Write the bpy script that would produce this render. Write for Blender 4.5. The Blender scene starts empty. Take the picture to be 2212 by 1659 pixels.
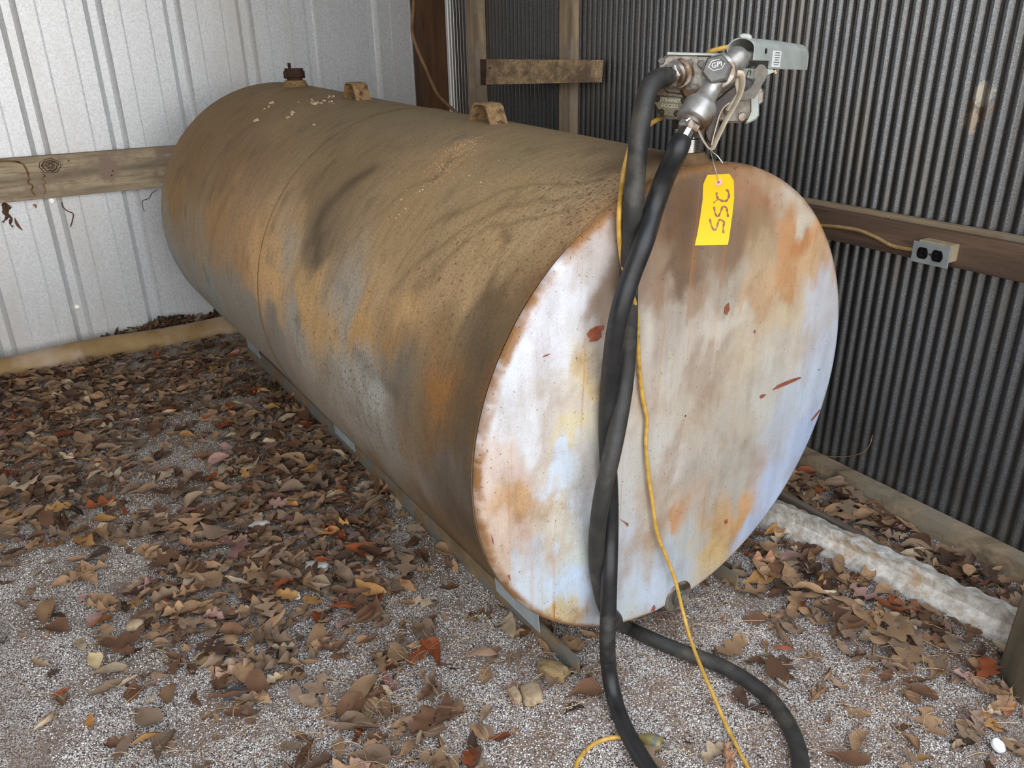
import bpy, bmesh, math, random
import numpy as np
from mathutils import Vector, Matrix, noise as mnoise
random.seed(7); rng = np.random.default_rng(7)
PI = math.pi
S_ = bpy.context.scene
COL = S_.collection

# ------------------------------------------------------------------ camera
W_, H_, F_ = 2212, 1659, 1713.5
RX = np.array([0.99980722, -0.00769665, -0.01806352])
RU = np.array([0.0196349, 0.39191288, 0.91979278])
RW = np.array([0.0, 0.91997014, -0.39198845])
CAMH = 1.2143385
O_ = np.array([0, 0, CAMH])
cd = bpy.data.cameras.new('camera'); cam = bpy.data.objects.new('camera', cd); COL.objects.link(cam)
cd.sensor_width = 36; cd.lens = 36 * F_ / W_; cd.clip_start = .02; cd.clip_end = 200
cam.matrix_world = Matrix(((RX[0], RU[0], -RW[0], 0), (RX[1], RU[1], -RW[1], 0), (RX[2], RU[2], -RW[2], CAMH), (0, 0, 0, 1)))
S_.camera = cam

# ------------------------------------------------------------------ world, exposure
S_.view_settings.view_transform = 'Standard'; S_.view_settings.look = 'None'
S_.view_settings.gamma = 1; S_.view_settings.use_curve_mapping = False
S_.view_settings.exposure = 0.8
wd = bpy.data.worlds.new('overcast'); S_.world = wd; wd.use_nodes = True
nt = wd.node_tree; nt.nodes.clear()
wo = nt.nodes.new('ShaderNodeOutputWorld'); bg = nt.nodes.new('ShaderNodeBackground')
tc = nt.nodes.new('ShaderNodeTexCoord'); sp = nt.nodes.new('ShaderNodeSeparateXYZ'); cr = nt.nodes.new('ShaderNodeValToRGB')
nt.links.new(tc.outputs['Generated'], sp.inputs[0]); nt.links.new(sp.outputs['Z'], cr.inputs[0])
cr.color_ramp.elements[0].position = 0.0; cr.color_ramp.elements[0].color = (1.0, .96, .90, 1)
cr.color_ramp.elements[1].position = .6; cr.color_ramp.elements[1].color = (.80, .89, 1.0, 1)
nt.links.new(cr.outputs[0], bg.inputs['Color']); bg.inputs['Strength'].default_value = 2.1
nt.links.new(bg.outputs[0], wo.inputs['Surface'])

# ------------------------------------------------------------------ frames
C_ = np.array([.34042, 1.40746, .53866]); L_ = 2.2024; R_ = .48257
A_ = np.array([-.55973, .82780, .03810]); SD = np.array([.82840, .56014, 0.0]); T_ = np.array([.02134, -.03156, .99927])
DL = np.array([.83734, .54668, 0]); NL = np.array([-.54668, .83734, 0])
DR = np.array([-.50136, .86524, 0]); NR = np.array([.86524, .50136, 0])
ZZ = np.array([0, 0, 1.0])
WL, WR = 3.70, 1.899
def ray(x, y):
    d = RX * (x - W_/2) / F_ - RU * (y - H_/2) / F_ + RW
    return d / np.linalg.norm(d)
def pl(x, y, P, n):
    d = ray(x, y); return O_ + d * ((P - O_) @ n) / (d @ n)
def at(x, y, Y): return pl(x, y, np.array([0, Y, 0]), np.array([0, 1.0, 0]))
def face(x, y, off=0.0): return pl(x, y, C_ - A_ * off, A_)
def ground_z(x, y):
    s = (x - C_[0]) * A_[0] + (y - C_[1]) * A_[1]
    k = min(max(s, 0), 2.2) / 2.2
    return .04 * k * k * (3 - 2 * k)
def gnd(x, y, lift=0.0):
    z = lift
    for _ in range(4):
        d = ray(x, y); P = O_ + d * (z - CAMH) / d[2]
        z = ground_z(P[0], P[1]) + lift
    return np.array([P[0], P[1], z])
def onwl(x, y, o): return pl(x, y, NL * o, NL)
def onwr(x, y, o): return pl(x, y, NR * o, NR)
def cyl(x, y):
    d = ray(x, y); o = O_ - C_
    dp = d - (d @ A_) * A_; op = o - (o @ A_) * A_
    a = dp @ dp; b = 2 * dp @ op; c = op @ op - R_ * R_; D = max(b * b - 4 * a * c, 0)
    P = O_ + d * (-b - math.sqrt(D)) / (2 * a); q = P - C_
    return q @ A_, math.atan2(q @ T_, q @ SD), P
def lin(c):
    return tuple((v / 255 / 12.92) if v / 255 <= .04045 else ((v / 255 + .055) / 1.055) ** 2.4 for v in c)
def l4(c, k=1.0): a = lin(c); return (a[0] * k, a[1] * k, a[2] * k, 1)

# ------------------------------------------------------------------ materials
class NT:
    def __init__(s, name):
        s.m = bpy.data.materials.new(name); s.m.use_nodes = True; s.t = s.m.node_tree
        s.b = s.t.nodes['Principled BSDF']; s.tc = None
    def n(s, typ, **kw):
        nd = s.t.nodes.new('ShaderNode' + typ)
        for k, v in kw.items():
            if k.startswith('i_'):
                key = k[2:]; key = int(key) if key.isdigit() else key
                nd.inputs[key].default_value = v
            else: setattr(nd, k, v)
        return nd
    def l(s, a, b): s.t.links.new(a, b)
    def coord(s, scale=(1, 1, 1), attr=None, rot=(0, 0, 0)):
        mp = s.n('Mapping'); mp.inputs['Scale'].default_value = scale; mp.inputs['Rotation'].default_value = rot
        if attr: src = s.n('Attribute', attribute_name=attr).outputs['Vector']
        else:
            s.tc = s.tc or s.n('TexCoord'); src = s.tc.outputs['Object']
        s.l(src, mp.inputs[0]); return mp.outputs[0]
    def noise(s, vec, scale, detail=4, rough=.55):
        nd = s.n('TexNoise'); nd.inputs['Scale'].default_value = scale; nd.inputs['Detail'].default_value = detail
        nd.inputs['Roughness'].default_value = rough; s.l(vec, nd.inputs['Vector']); return nd.outputs['Fac']
    def voro(s, vec, scale, out='Distance', feat='F1'):
        nd = s.n('TexVoronoi', feature=feat); nd.inputs['Scale'].default_value = scale; s.l(vec, nd.inputs['Vector']); return nd.outputs[out]
    def ramp(s, fac, stops):
        nd = s.n('ValToRGB'); e = nd.color_ramp.elements
        while len(e) < len(stops): e.new(.5)
        for i, (p, c) in enumerate(stops):
            e[i].position = p; e[i].color = c if len(c) == 4 else (*c, 1)
        s.l(fac, nd.inputs[0]); return nd.outputs[0]
    def mix(s, fac, a, b, mode='MIX'):
        nd = s.n('MixRGB', blend_type=mode)
        for i, v in ((0, fac), (1, a), (2, b)):
            if hasattr(v, 'node'): s.l(v, nd.inputs[i])
            elif i == 0: nd.inputs[0].default_value = v
            else: nd.inputs[i].default_value = v if len(v) == 4 else (*v, 1)
        return nd.outputs[0]
    def math(s, op, a, b=0.0, clamp=False):
        nd = s.n('Math', operation=op); nd.use_clamp = clamp
        for i, v in ((0, a), (1, b)):
            if hasattr(v, 'node'): s.l(v, nd.inputs[i])
            else: nd.inputs[i].default_value = v
        return nd.outputs[0]
    def set(s, **kw):
        for k, v in kw.items():
            k = k.replace('_', ' ')
            if hasattr(v, 'node'): s.l(v, s.b.inputs[k])
            else: s.b.inputs[k].default_value = v
    def bump(s, h, strength=.3, dist=.002):
        nd = s.n('Bump'); nd.inputs['Strength'].default_value = strength; nd.inputs['Distance'].default_value = dist
        s.l(h, nd.inputs['Height']); s.l(nd.outputs[0], s.b.inputs['Normal'])
B1 = (0, 0, 0, 1); W1 = (1, 1, 1, 1)

def mat_simple(name, c1, c2, scale=30, rough=.6, metal=0, bump=.2, bdist=.001, stretch=(1, 1, 1), c3=None, t3=.62):
    m = NT(name); v = m.coord(stretch); f = m.noise(v, scale, 5, .6)
    col = m.ramp(f, [(.35, l4(c1)), (.65, l4(c2))])
    if c3:
        g = m.noise(m.coord(), scale * .35, 4, .65); col = m.mix(m.ramp(g, [(t3 - .05, B1), (t3 + .06, W1)]), col, l4(c3))
    m.set(Base_Color=col, Roughness=rough, Metallic=metal)
    if bump: m.bump(f, bump, bdist)
    return m.m
def mat_wood(name, light, dark, axis=0, scale=9, stain=None, rough=.8):
    m = NT(name); st = [14, 14, 14]; st[axis] = 1.0
    v = m.coord(tuple(st)); big = m.coord(tuple(.35 * q for q in st))
    g = m.noise(v, scale, 6, .7); b = m.noise(big, scale * .7, 4, .6)
    col = m.ramp(g, [(.3, l4(dark)), (.5, l4(light)), (.72, l4(tuple(min(255, int(q * 1.08)) for q in light)))])
    col = m.mix(m.ramp(b, [(.42, B1), (.68, W1)]), col, l4(tuple(int(.62 * q) for q in light)))
    if stain:
        n2 = m.noise(m.coord(), 7, 5, .7); col = m.mix(m.ramp(n2, [(.5, B1), (.62, W1)]), col, l4(stain))
    m.set(Base_Color=col, Roughness=rough); m.bump(g, .5, .002); return m.m

STAINS = [(onwr(2112, 240, WR), (.075, .075, .13), (122, 92, 54), .4), (onwr(2126, 205, WR), (.05, .05, .075), (200, 196, 178), .42), (onwr(2098, 262, WR), (.042, .042, .075), (184, 168, 148), .35)]
def mat_galv_dark():
    m = NT('galvanised_corrugated'); v = m.coord(); f = m.noise(v, 430, 3, .75)
    col = m.ramp(f, [(.3, l4((78, 79, 80))), (.5, l4((108, 110, 112))), (.62, l4((134, 137, 140))), (.74, l4((196, 198, 200)))])
    big = m.noise(m.coord((1, 1, .25)), 5, 4, .6)
    col = m.mix(m.ramp(big, [(.52, B1), (.72, W1)]), col, l4((122, 116, 106)))
    st = m.noise(m.coord((1, 1, .12)), 26, 3, .6); col = m.mix(m.math('MULTIPLY', m.ramp(st, [(.55, B1), (.75, W1)]), .45), col, l4((88, 76, 62)))
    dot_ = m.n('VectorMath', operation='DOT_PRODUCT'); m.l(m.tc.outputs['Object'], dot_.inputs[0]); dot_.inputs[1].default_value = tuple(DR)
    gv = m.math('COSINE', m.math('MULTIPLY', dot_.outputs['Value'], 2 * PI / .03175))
    col = m.mix(m.math('MULTIPLY', m.ramp(gv, [(.25, B1), (.95, W1)]), .62), col, l4((56, 47, 36)))   # groove dirt, also painting in the shade of the dark facets
    for p_, sz_, c_, k_ in STAINS:
        mp = m.n('Mapping', vector_type='POINT'); mp.inputs['Location'].default_value = tuple(-p_[i] / sz_[i] for i in range(3)); mp.inputs['Scale'].default_value = tuple(1 / q for q in sz_)
        m.l(v if False else m.tc.outputs['Object'], mp.inputs[0]); ln = m.n('VectorMath', operation='LENGTH'); m.l(mp.outputs[0], ln.inputs[0])
        w_ = m.math('ADD', ln.outputs['Value'], m.math('MULTIPLY', m.noise(v, 60, 4, .7), 1.1)); col = m.mix(m.math('MULTIPLY', m.ramp(w_, [(.85, W1), (1.25, B1)]), k_), col, l4(c_))
    m.set(Base_Color=col, Roughness=m.ramp(f, [(0, (.26,)*3), (1, (.42,)*3)]), Metallic=.7)
    m.bump(m.noise(v, 260, 2), .08, .0004); return m.m
def mat_galv_light():
    m = NT('galvalume_ribbed'); v = m.coord(); f = m.noise(v, 120, 6, .75)
    col = m.ramp(f, [(.32, l4((204, 206, 208))), (.5, l4((228, 231, 234))), (.68, l4((244, 247, 250)))])
    g = m.noise(m.coord((1, 1, .3)), 3, 5, .6); col = m.mix(m.ramp(g, [(.5, B1), (.75, W1)]), col, l4((214, 209, 202)))
    spk = m.noise(v, 420, 2, .5); col = m.mix(m.ramp(spk, [(.71, B1), (.74, W1)]), col, l4((120, 112, 100)))
    m.set(Base_Color=col, Roughness=.42, Metallic=.55); m.bump(f, .25, .001); return m.m

def mat_tank(name, kind):
    m = NT(name); a = m.n('Attribute', attribute_name='Col'); base = a.outputs['Color']; dens = a.outputs['Alpha']
    cv = 'cv'
    v = m.coord((1, 1, 1), cv)
    if kind == 'shell':
        st = m.noise(m.coord((16, 3.5, 1), cv, (0, 0, .35)), 3.2, 6, .62)
        st2 = m.noise(m.coord((60, 9, 1), cv, (0, 0, .2)), 2, 4, .6)
        fine = m.noise(v, 170, 6, .78)
        col = m.mix(.55, base, m.ramp(st, [(.25, (.66, .64, .61)), (.5, (1, 1, 1)), (.75, (1.2, 1.18, 1.15))]), 'MULTIPLY')
        col = m.mix(.35, col, m.ramp(st2, [(.3, (.72, .68, .64)), (.5, (1, 1, 1)), (.7, (1.2, 1.2, 1.2))]), 'MULTIPLY')
        col = m.mix(.6, col, m.ramp(fine, [(.34, (.6, .56, .52)), (.5, (1, 1, 1)), (.64, (1.3, 1.3, 1.3))]), 'MULTIPLY')
        vec = m.coord((1, .55, 1), cv); sc = 150; bump = fine
        dirt = m.noise(m.coord((5, 3.5, 1), cv, (0, 0, .5)), 2.2, 5, .6)
        col = m.mix(m.math('MULTIPLY', m.ramp(dirt, [(.56, B1), (.7, W1)]), .45), col, l4((92, 80, 62)))
    else:
        st = m.noise(m.coord((1, 15, 3.5), cv, (.35, 0, 0)), 1.6, 7, .7)
        cl = m.noise(v, 9, 6, .68)
        fine = m.noise(v, 330, 3, .65)
        col = m.mix(m.math('MULTIPLY', m.ramp(cl, [(.45, B1), (.64, W1)]), m.math('ADD', m.math('MULTIPLY', dens, 1.1), .16)), base, l4((150, 112, 78)))
        dr_ = m.noise(m.coord((1, 42, 1.6), cv), 1.4, 5, .6); col = m.mix(m.math('MULTIPLY', m.ramp(dr_, [(.6, B1), (.68, W1)]), m.math('MULTIPLY', dens, 1.6, True)), col, l4((186, 122, 66)))
        col = m.mix(.5, col, m.ramp(st, [(.33, (.72, .69, .65)), (.5, (.96, .96, .96)), (.68, (1.16, 1.17, 1.19))]), 'MULTIPLY')
        col = m.mix(.35, col, m.ramp(fine, [(.32, (.74, .7, .66)), (.6, (1.08, 1.08, 1.08))]), 'MULTIPLY')
        vec = v; sc = 150; bump = cl
    sn = m.noise(vec, sc, 2, .5); tn = m.noise(vec, sc * 2.6, 2, .5)
    big = m.math('ADD', sn, m.math('MULTIPLY', dens, .105))
    col = m.mix(m.math('MULTIPLY', m.ramp(big, [(.675 if kind == 'shell' else .71, B1), (.715 if kind == 'shell' else .74, W1)]), .72), col, l4((104, 72, 42)))
    sm = m.math('ADD', tn, m.math('MULTIPLY', dens, .09))
    col = m.mix(m.math('MULTIPLY', m.ramp(sm, [(.60 if kind == 'shell' else .655, B1), (.67 if kind == 'shell' else .72, W1)]), .5), col, l4((112, 76, 44) if kind == 'shell' else (150, 104, 66)))
    m.set(Base_Color=col, Roughness=.62 if kind == 'shell' else .42); m.b.inputs['Specular IOR Level'].default_value = .35
    m.bump(bump, .2 if kind == 'shell' else .08, .0015); return m.m

def mat_ground():
    m = NT('gravelly_sand'); v = m.coord()
    a = m.n('Attribute', attribute_name='Col').outputs['Color']
    vc = m.voro(v, 420, 'Color'); bw = m.n('RGBToBW'); m.l(vc, bw.inputs[0]); vd = m.voro(v, 420)
    c1 = m.ramp(bw.outputs[0], [(.2, l4((120, 104, 96))), (.4, l4((186, 174, 166))), (.58, l4((226, 219, 213))), (.8, l4((252, 250, 248)))])
    c1 = m.mix(m.ramp(vd, [(.42, B1), (.75, W1)]), c1, l4((72, 56, 48)))
    pn = m.noise(v, 7, 5, .65); dirt = l4((132, 110, 94))
    c2 = m.mix(m.ramp(pn, [(.46, B1), (.6, (.72,)*3)]), c1, dirt)
    c3 = m.mix(.7, c2, a, 'MULTIPLY')
    m.set(Base_Color=c3, Roughness=.9); m.bump(m.math('SUBTRACT', 1, vd), .6, .003); return m.m
def mat_leaf(name, objcol):
    m = NT(name)
    if objcol: base = m.n('ObjectInfo').outputs['Color']
    else: base = m.n('Attribute', attribute_name='Col').outputs['Color']
    v = m.coord(); f = m.noise(v, 90 if objcol else 60, 5, .65)
    col = m.mix(.75, base, m.ramp(f, [(.3, (.62, .58, .55)), (.5, (1, 1, 1)), (.7, (1.25, 1.2, 1.15))]), 'MULTIPLY')
    m.set(Base_Color=col, Roughness=.75); m.b.inputs['Specular IOR Level'].default_value = .25
    m.bump(f, .4, .002); return m.m
def mat_attr(name, rough=.8, var=.4, scale=200, metal=0):
    m = NT(name); base = m.n('Attribute', attribute_name='Col').outputs['Color']
    f = m.noise(m.coord(), scale, 3, .6)
    m.set(Base_Color=m.mix(var, base, m.ramp(f, [(.3, (.6,)*3), (.7, (1.25,)*3)]), 'MULTIPLY'), Roughness=rough, Metallic=metal); return m.m

M = {}
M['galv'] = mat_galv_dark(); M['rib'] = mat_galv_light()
M['shell'] = mat_tank('dusty_painted_steel', 'shell'); M['head'] = mat_tank('rust_stained_white_steel', 'head')
M['ground'] = mat_ground(); M['leaf'] = mat_leaf('dry_leaf', True); M['leafs'] = mat_leaf('dry_leaf_mixed', False)
M['grain'] = mat_attr('gravel_grain', .8, .2); M['straw'] = mat_attr('dry_needle', .8, .3)
M['rail_l'] = mat_wood('weathered_pine', (196, 178, 148), (124, 104, 80), 0, 8, (158, 136, 118))
M['rail_r'] = mat_wood('old_brown_wood', (112, 88, 70), (70, 52, 40), 0, 6)
M['post'] = mat_wood('dark_brown_wood', (98, 66, 40), (58, 36, 20), 2, 5)
M['stud'] = mat_wood('grey_pine', (190, 168, 138), (140, 118, 94), 2, 6, (160, 144, 126))
M['block'] = mat_wood('mottled_pine', (188, 160, 124), (112, 90, 68), 0, 9, (124, 102, 84))
M['sill'] = mat_wood('dusty_sill_wood', (160, 138, 110), (112, 98, 80), 0, 5, (140, 128, 110))
M['log'] = mat_simple('peeled_log', (150, 118, 72), (182, 152, 106), 6, .7, 0, .3, .002, (1, 1, 1), (196, 172, 150), .56)
M['curb'] = mat_simple('limed_concrete', (168, 158, 144), (222, 217, 210), 42, .92, 0, 1, .006, (1, 1, 1), (178, 152, 122), .60)
M['grey_board'] = mat_wood('grey_board', (128, 112, 98), (90, 76, 64), 0, 6)
M['npost'] = mat_wood('mossy_post_wood', (116, 104, 84), (76, 66, 54), 2, 5)
M['rubber'] = mat_simple('black_rubber', (27, 27, 28), (38, 38, 39), 40, .45, 0, .15, .0006, (1, 1, 1), (58, 56, 53), .64)
M['rubber_old'] = mat_simple('dusty_rubber', (40, 38, 36), (54, 52, 49), 40, .6, 0, .15, .0006, (1, 1, 1), (72, 66, 58), .58)
M['cord'] = mat_simple('yellow_cord', (186, 142, 56), (216, 172, 84), 60, .5, 0, .1, .0005, (1, 1, 1), (130, 98, 48), .66)
M['cord_d'] = mat_simple('dirty_cord', (150, 118, 74), (178, 148, 100), 60, .7)
M['wire_br'] = mat_simple('brown_cable', (104, 74, 46), (146, 112, 76), 20, .7)
M['alu'] = mat_simple('cast_aluminium', (158, 153, 146), (198, 194, 188), 45, .4, .7, .2, .0008, (1, 1, 1), (122, 98, 76), .57)
M['alu_d'] = mat_simple('grimy_cast_metal', (122, 113, 102), (176, 169, 158), 38, .5, .55, .35, .001, (1, 1, 1), (92, 70, 50), .53)
M['alu_g'] = mat_simple('dark_grey_metal', (94, 92, 88), (122, 120, 115), 40, .5, .55, .2, .001)
M['strain'] = mat_simple('olive_cast_plate', (104, 98, 78), (132, 126, 104), 40, .55, .45, .3, .001)
M['raised'] = mat_simple('polished_raised_letters', (172, 166, 144), (196, 190, 168), 60, .4, .5, 0)
M['chrome'] = mat_simple('bright_steel', (190, 188, 184), (220, 218, 214), 30, .22, 1, .05)
M['sheet'] = mat_simple('pale_grey_painted_sheet', (160, 166, 160), (186, 190, 182), 22, .42, .2, .1, .0005, (1, 1, 1), (200, 198, 180), .66)
M['lever'] = mat_simple('dull_steel_lever', (104, 98, 90), (124, 118, 108), 120, .55, .3, .2, .0005)
M['guard'] = mat_simple('tan_stained_metal', (150, 134, 112), (184, 168, 144), 30, .5, .4, .1)
M['grime'] = mat_simple('greasy_dark_metal', (26, 20, 14), (64, 46, 30), 30, .35, .3, .4, .002)
M['dark'] = mat_simple('dark_iron', (40, 34, 28), (58, 48, 40), 30, .6, .3)
M['rust'] = mat_simple('rusty_iron', (44, 28, 22), (78, 52, 38), 45, .85, .1, .5, .002)
M['rust_l'] = mat_simple('rust_dusted_strap', (128, 98, 64), (164, 134, 94), 90, .85, 0, .5, .001, (1, 1, 1), (84, 54, 36), .60)
M['seam'] = mat_simple('seam_rust', (98, 72, 46), (122, 94, 62), 60, .8)
M['seamf'] = mat_simple('edge_rust', (150, 106, 62), (188, 150, 108), 30, .8, 0, .2, .001, (1, 1, 1), (110, 84, 60), .55)
M['skid'] = mat_simple('blue_grey_steel', (112, 120, 122), (144, 152, 154), 25, .6, .2, .2, .001, (1, 1, 1), (128, 94, 56), .5)
M['skid_b'] = mat_simple('rusty_skid_steel', (112, 92, 66), (140, 118, 88), 25, .75, .1, .2, .001, (1, 1, 1), (112, 112, 106), .5)
M['plate'] = mat_simple('support_plate_paint', (150, 160, 164), (176, 184, 188), 14, .5, .1, .1, .001, (1, 1, 1), (130, 120, 104), .66)
M['chip'] = mat_simple('red_primer', (132, 70, 50), (160, 88, 62), 80, .8)
M['tag'] = mat_simple('yellow_card', (232, 184, 0), (238, 190, 2), 12, .6, 0, .02)
M['pink'] = mat_simple('pink_washer', (232, 158, 152), (240, 172, 164), 40, .6, 0, .02)
M['ink'] = mat_simple('faded_marker', (124, 76, 62), (150, 104, 92), 60, .6, 0, 0)
M['wirem'] = mat_simple('thin_white_wire', (200, 200, 198), (232, 232, 230), 30, .3, .6, 0)
M['white'] = mat_simple('white_sticker', (222, 224, 220), (238, 240, 236), 60, .5, 0, 0)
M['print'] = mat_simple('grey_print', (104, 106, 106), (128, 130, 130), 60, .7, 0, 0)
M['wprint'] = mat_simple('black_stamp_ink', (44, 46, 48), (70, 72, 74), 200, .7, 0, 0)
M['box'] = mat_simple('grey_plastic_box', (134, 138, 138), (150, 154, 154), 30, .5, 0, .05)
M['boxt'] = mat_simple('dusty_box_side', (150, 134, 108), (172, 156, 128), 60, .8, 0, .1)
M['blk'] = mat_simple('black_plastic', (12, 12, 13), (22, 22, 23), 60, .3, 0, 0)
M['plug'] = mat_simple('translucent_plug', (118, 108, 66), (150, 136, 84), 60, .3, 0, .05)
M['plug_d'] = mat_simple('plug_grey_band', (92, 98, 92), (110, 114, 106), 60, .35, 0, .05)
M['stone'] = mat_simple('tan_stone', (146, 124, 98), (182, 158, 128), 60, .9, 0, .6, .003)
M['slate'] = mat_simple('dark_blue_stone', (66, 72, 80), (88, 94, 102), 60, .7, 0, .3, .001)
M['quartz'] = mat_simple('pale_quartz', (170, 168, 162), (214, 210, 202), 60, .6, 0, .4, .002)
M['bark'] = mat_simple('broken_wood', (120, 98, 66), (152, 128, 92), 30, .9, 0, .7, .004, (1, 6, 6))
M['capw'] = mat_simple('white_plastic', (216, 222, 222), (236, 240, 240), 30, .35, 0, 0)
M['mud'] = mat_simple('dirt_dauber_mud', (84, 56, 42), (112, 78, 60), 90, .9, 0, .6, .003)
M['roof'] = mat_simple('roof_underside', (104, 98, 90), (128, 122, 112), 4, .8, .2, 0)

# ------------------------------------------------------------------ mesh helpers
def mk(name, verts, faces, mat, parent=None, smooth=False, col=None, mw=None):
    me = bpy.data.meshes.new(name); me.from_pydata([tuple(map(float, v)) for v in verts], [], faces)
    return finish(name, me, mat, parent, smooth, mw, col)
def finish(name, me, mat, parent=None, smooth=False, mw=None, col=None):
    if mat is not None: me.materials.append(mat)
    if smooth and len(me.polygons): me.polygons.foreach_set('use_smooth', [True] * len(me.polygons))
    if col is not None:
        a = me.color_attributes.new('Col', 'FLOAT_COLOR', 'POINT'); a.data.foreach_set('color', np.asarray(col, np.float32).ravel())
    me.update()
    o = bpy.data.objects.new(name, me); COL.objects.link(o)
    if parent is not None: child(o, parent)
    return o
def child(o, parent):
    """parts are authored in world space: undo the parent's own transform"""
    o.parent = parent
    o.matrix_parent_inverse = parent.matrix_basis.inverted() if parent.parent is None else Matrix.Identity(4)
    return o
class MB:
    def __init__(s): s.v = []; s.f = []
    def add(s, vs, fs):
        k = len(s.v); s.v += [np.asarray(v, float) for v in vs]; s.f += [tuple(i + k for i in f) for f in fs]; return s
    def box(s, c, ax, hs, bev=0.0):
        c = np.asarray(c, float); X, Y, Z = [np.asarray(q, float) for q in ax]
        if bev <= 0:
            vs = [c + X * i * hs[0] + Y * j * hs[1] + Z * k * hs[2] for i in (-1, 1) for j in (-1, 1) for k in (-1, 1)]
            return s.add(vs, [(0, 1, 3, 2), (4, 6, 7, 5), (0, 4, 5, 1), (2, 3, 7, 6), (0, 2, 6, 4), (1, 5, 7, 3)])
        bm = bmesh.new(); bmesh.ops.create_cube(bm, size=2)
        for v in bm.verts: v.co = Vector((v.co.x * hs[0], v.co.y * hs[1], v.co.z * hs[2]))
        bmesh.ops.bevel(bm, geom=bm.edges[:], offset=bev, segments=2, profile=.6, affect='EDGES')
        bm.verts.index_update()
        vs = [c + X * v.co.x + Y * v.co.y + Z * v.co.z for v in bm.verts]; fs = [tuple(v.index for v in f.verts) for f in bm.faces]; bm.free()
        return s.add(vs, fs)
    def prism(s, pts, n, d, bev=0.0):
        """polygon pts (3-D) extruded by n*d"""
        pts = [np.asarray(p, float) for p in pts]; n = np.asarray(n, float); k = len(pts)
        if bev > 0:
            c = sum(pts) / k; ins = [p + (c - p) / np.linalg.norm(c - p) * bev for p in pts]
            rings = [[p for p in ins], [p + n * bev for p in pts], [p + n * (d - bev) for p in pts], [p + n * d for p in ins]]
        else: rings = [pts, [p + n * d for p in pts]]
        vs = [p for r in rings for p in r]; fs = [tuple(range(k))[::-1], tuple(range((len(rings) - 1) * k, len(rings) * k))]
        for r in range(len(rings) - 1):
            for i in range(k):
                j = (i + 1) % k; fs.append((r * k + i, r * k + j, (r + 1) * k + j, (r + 1) * k + i))
        return s.add(vs, fs)
    def lathe(s, p0, ax, prof, n=24, caps=True, rot=0.0):
        """prof: list of (distance along axis, radius)"""
        p0 = np.asarray(p0, float); ax = np.asarray(ax, float); ax = ax / np.linalg.norm(ax)
        u = np.cross(ax, ZZ if abs(ax[2]) < .9 else np.array([1.0, 0, 0])); u /= np.linalg.norm(u); w = np.cross(ax, u)
        vs = []; fs = []
        for d, r in prof:
            for i in range(n):
                t = 2 * PI * i / n + rot; vs.append(p0 + ax * d + (u * math.cos(t) + w * math.sin(t)) * r)
        for k in range(len(prof) - 1):
            for i in range(n):
                j = (i + 1) % n; fs.append((k * n + i, k * n + j, (k + 1) * n + j, (k + 1) * n + i))
        if caps:
            fs.append(tuple(range(n))[::-1]); fs.append(tuple(range((len(prof) - 1) * n, len(prof) * n)))
        return s.add(vs, fs)
    def tube(s, path, r, n=12, caps=True, flat=None):
        path = [np.asarray(p, float) for p in path]; N = len(path); vs = []; fs = []
        tan = [path[min(i + 1, N - 1)] - path[max(i - 1, 0)] for i in range(N)]; tan = [t / (np.linalg.norm(t) + 1e-12) for t in tan]
        u = np.cross(tan[0], ZZ if flat is None else flat)
        if np.linalg.norm(u) < 1e-3: u = np.cross(tan[0], np.array([1.0, 0, 0]))
        u /= np.linalg.norm(u)
        for i in range(N):
            u = u - tan[i] * (u @ tan[i]); u /= np.linalg.norm(u); w = np.cross(tan[i], u)
            rr = r(i / (N - 1)) if callable(r) else r
            ra, rb = rr if isinstance(rr, tuple) else (rr, rr)
            for k in range(n):
                t = 2 * PI * k / n; vs.append(path[i] + u * math.cos(t) * ra + w * math.sin(t) * rb)
        for i in range(N - 1):
            for k in range(n):
                j = (k + 1) % n; fs.append((i * n + k, i * n + j, (i + 1) * n + j, (i + 1) * n + k))
        if caps: fs.append(tuple(range(n))[::-1]); fs.append(tuple(range((N - 1) * n, N * n)))
        return s.add(vs, fs)
    def build(s, name, mat, parent=None, smooth=False, auto=True):
        o = mk(name, s.v, s.f, mat, parent, smooth)
        bm = bmesh.new(); bm.from_mesh(o.data); bmesh.ops.recalc_face_normals(bm, faces=bm.faces[:]); bm.to_mesh(o.data); bm.free()
        if smooth and auto:
            o.data.set_sharp_from_angle(angle=math.radians(38))
        if parent is not None: child(o, parent)
        return o
def spline(pts, n=8):
    pts = [np.asarray(p, float) for p in pts]; out = []
    P = [2 * pts[0] - pts[1]] + pts + [2 * pts[-1] - pts[-2]]
    for i in range(1, len(P) - 2):
        for k in range(n):
            t = k / n; a, b, c, d = P[i - 1:i + 3]
            out.append(.5 * ((2 * b) + (-a + c) * t + (2 * a - 5 * b + 4 * c - d) * t * t + (-a + 3 * b - 3 * c + d) * t ** 3))
    out.append(pts[-1]); return out
def empty(name, loc, label=None, cat=None, group=None):
    o = bpy.data.objects.new(name, None); o.empty_display_size = .05; COL.objects.link(o)
    o.matrix_basis = Matrix.Translation(Vector([float(q) for q in loc]))
    return tag(o, label, cat, group)
def tag(o, label=None, cat=None, group=None, kind=None):
    if label: o['label'] = label
    if cat: o['category'] = cat
    if group: o['group'] = group
    if kind: o['kind'] = kind
    return o
def plab(o, label): o['label'] = label; return o
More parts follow.
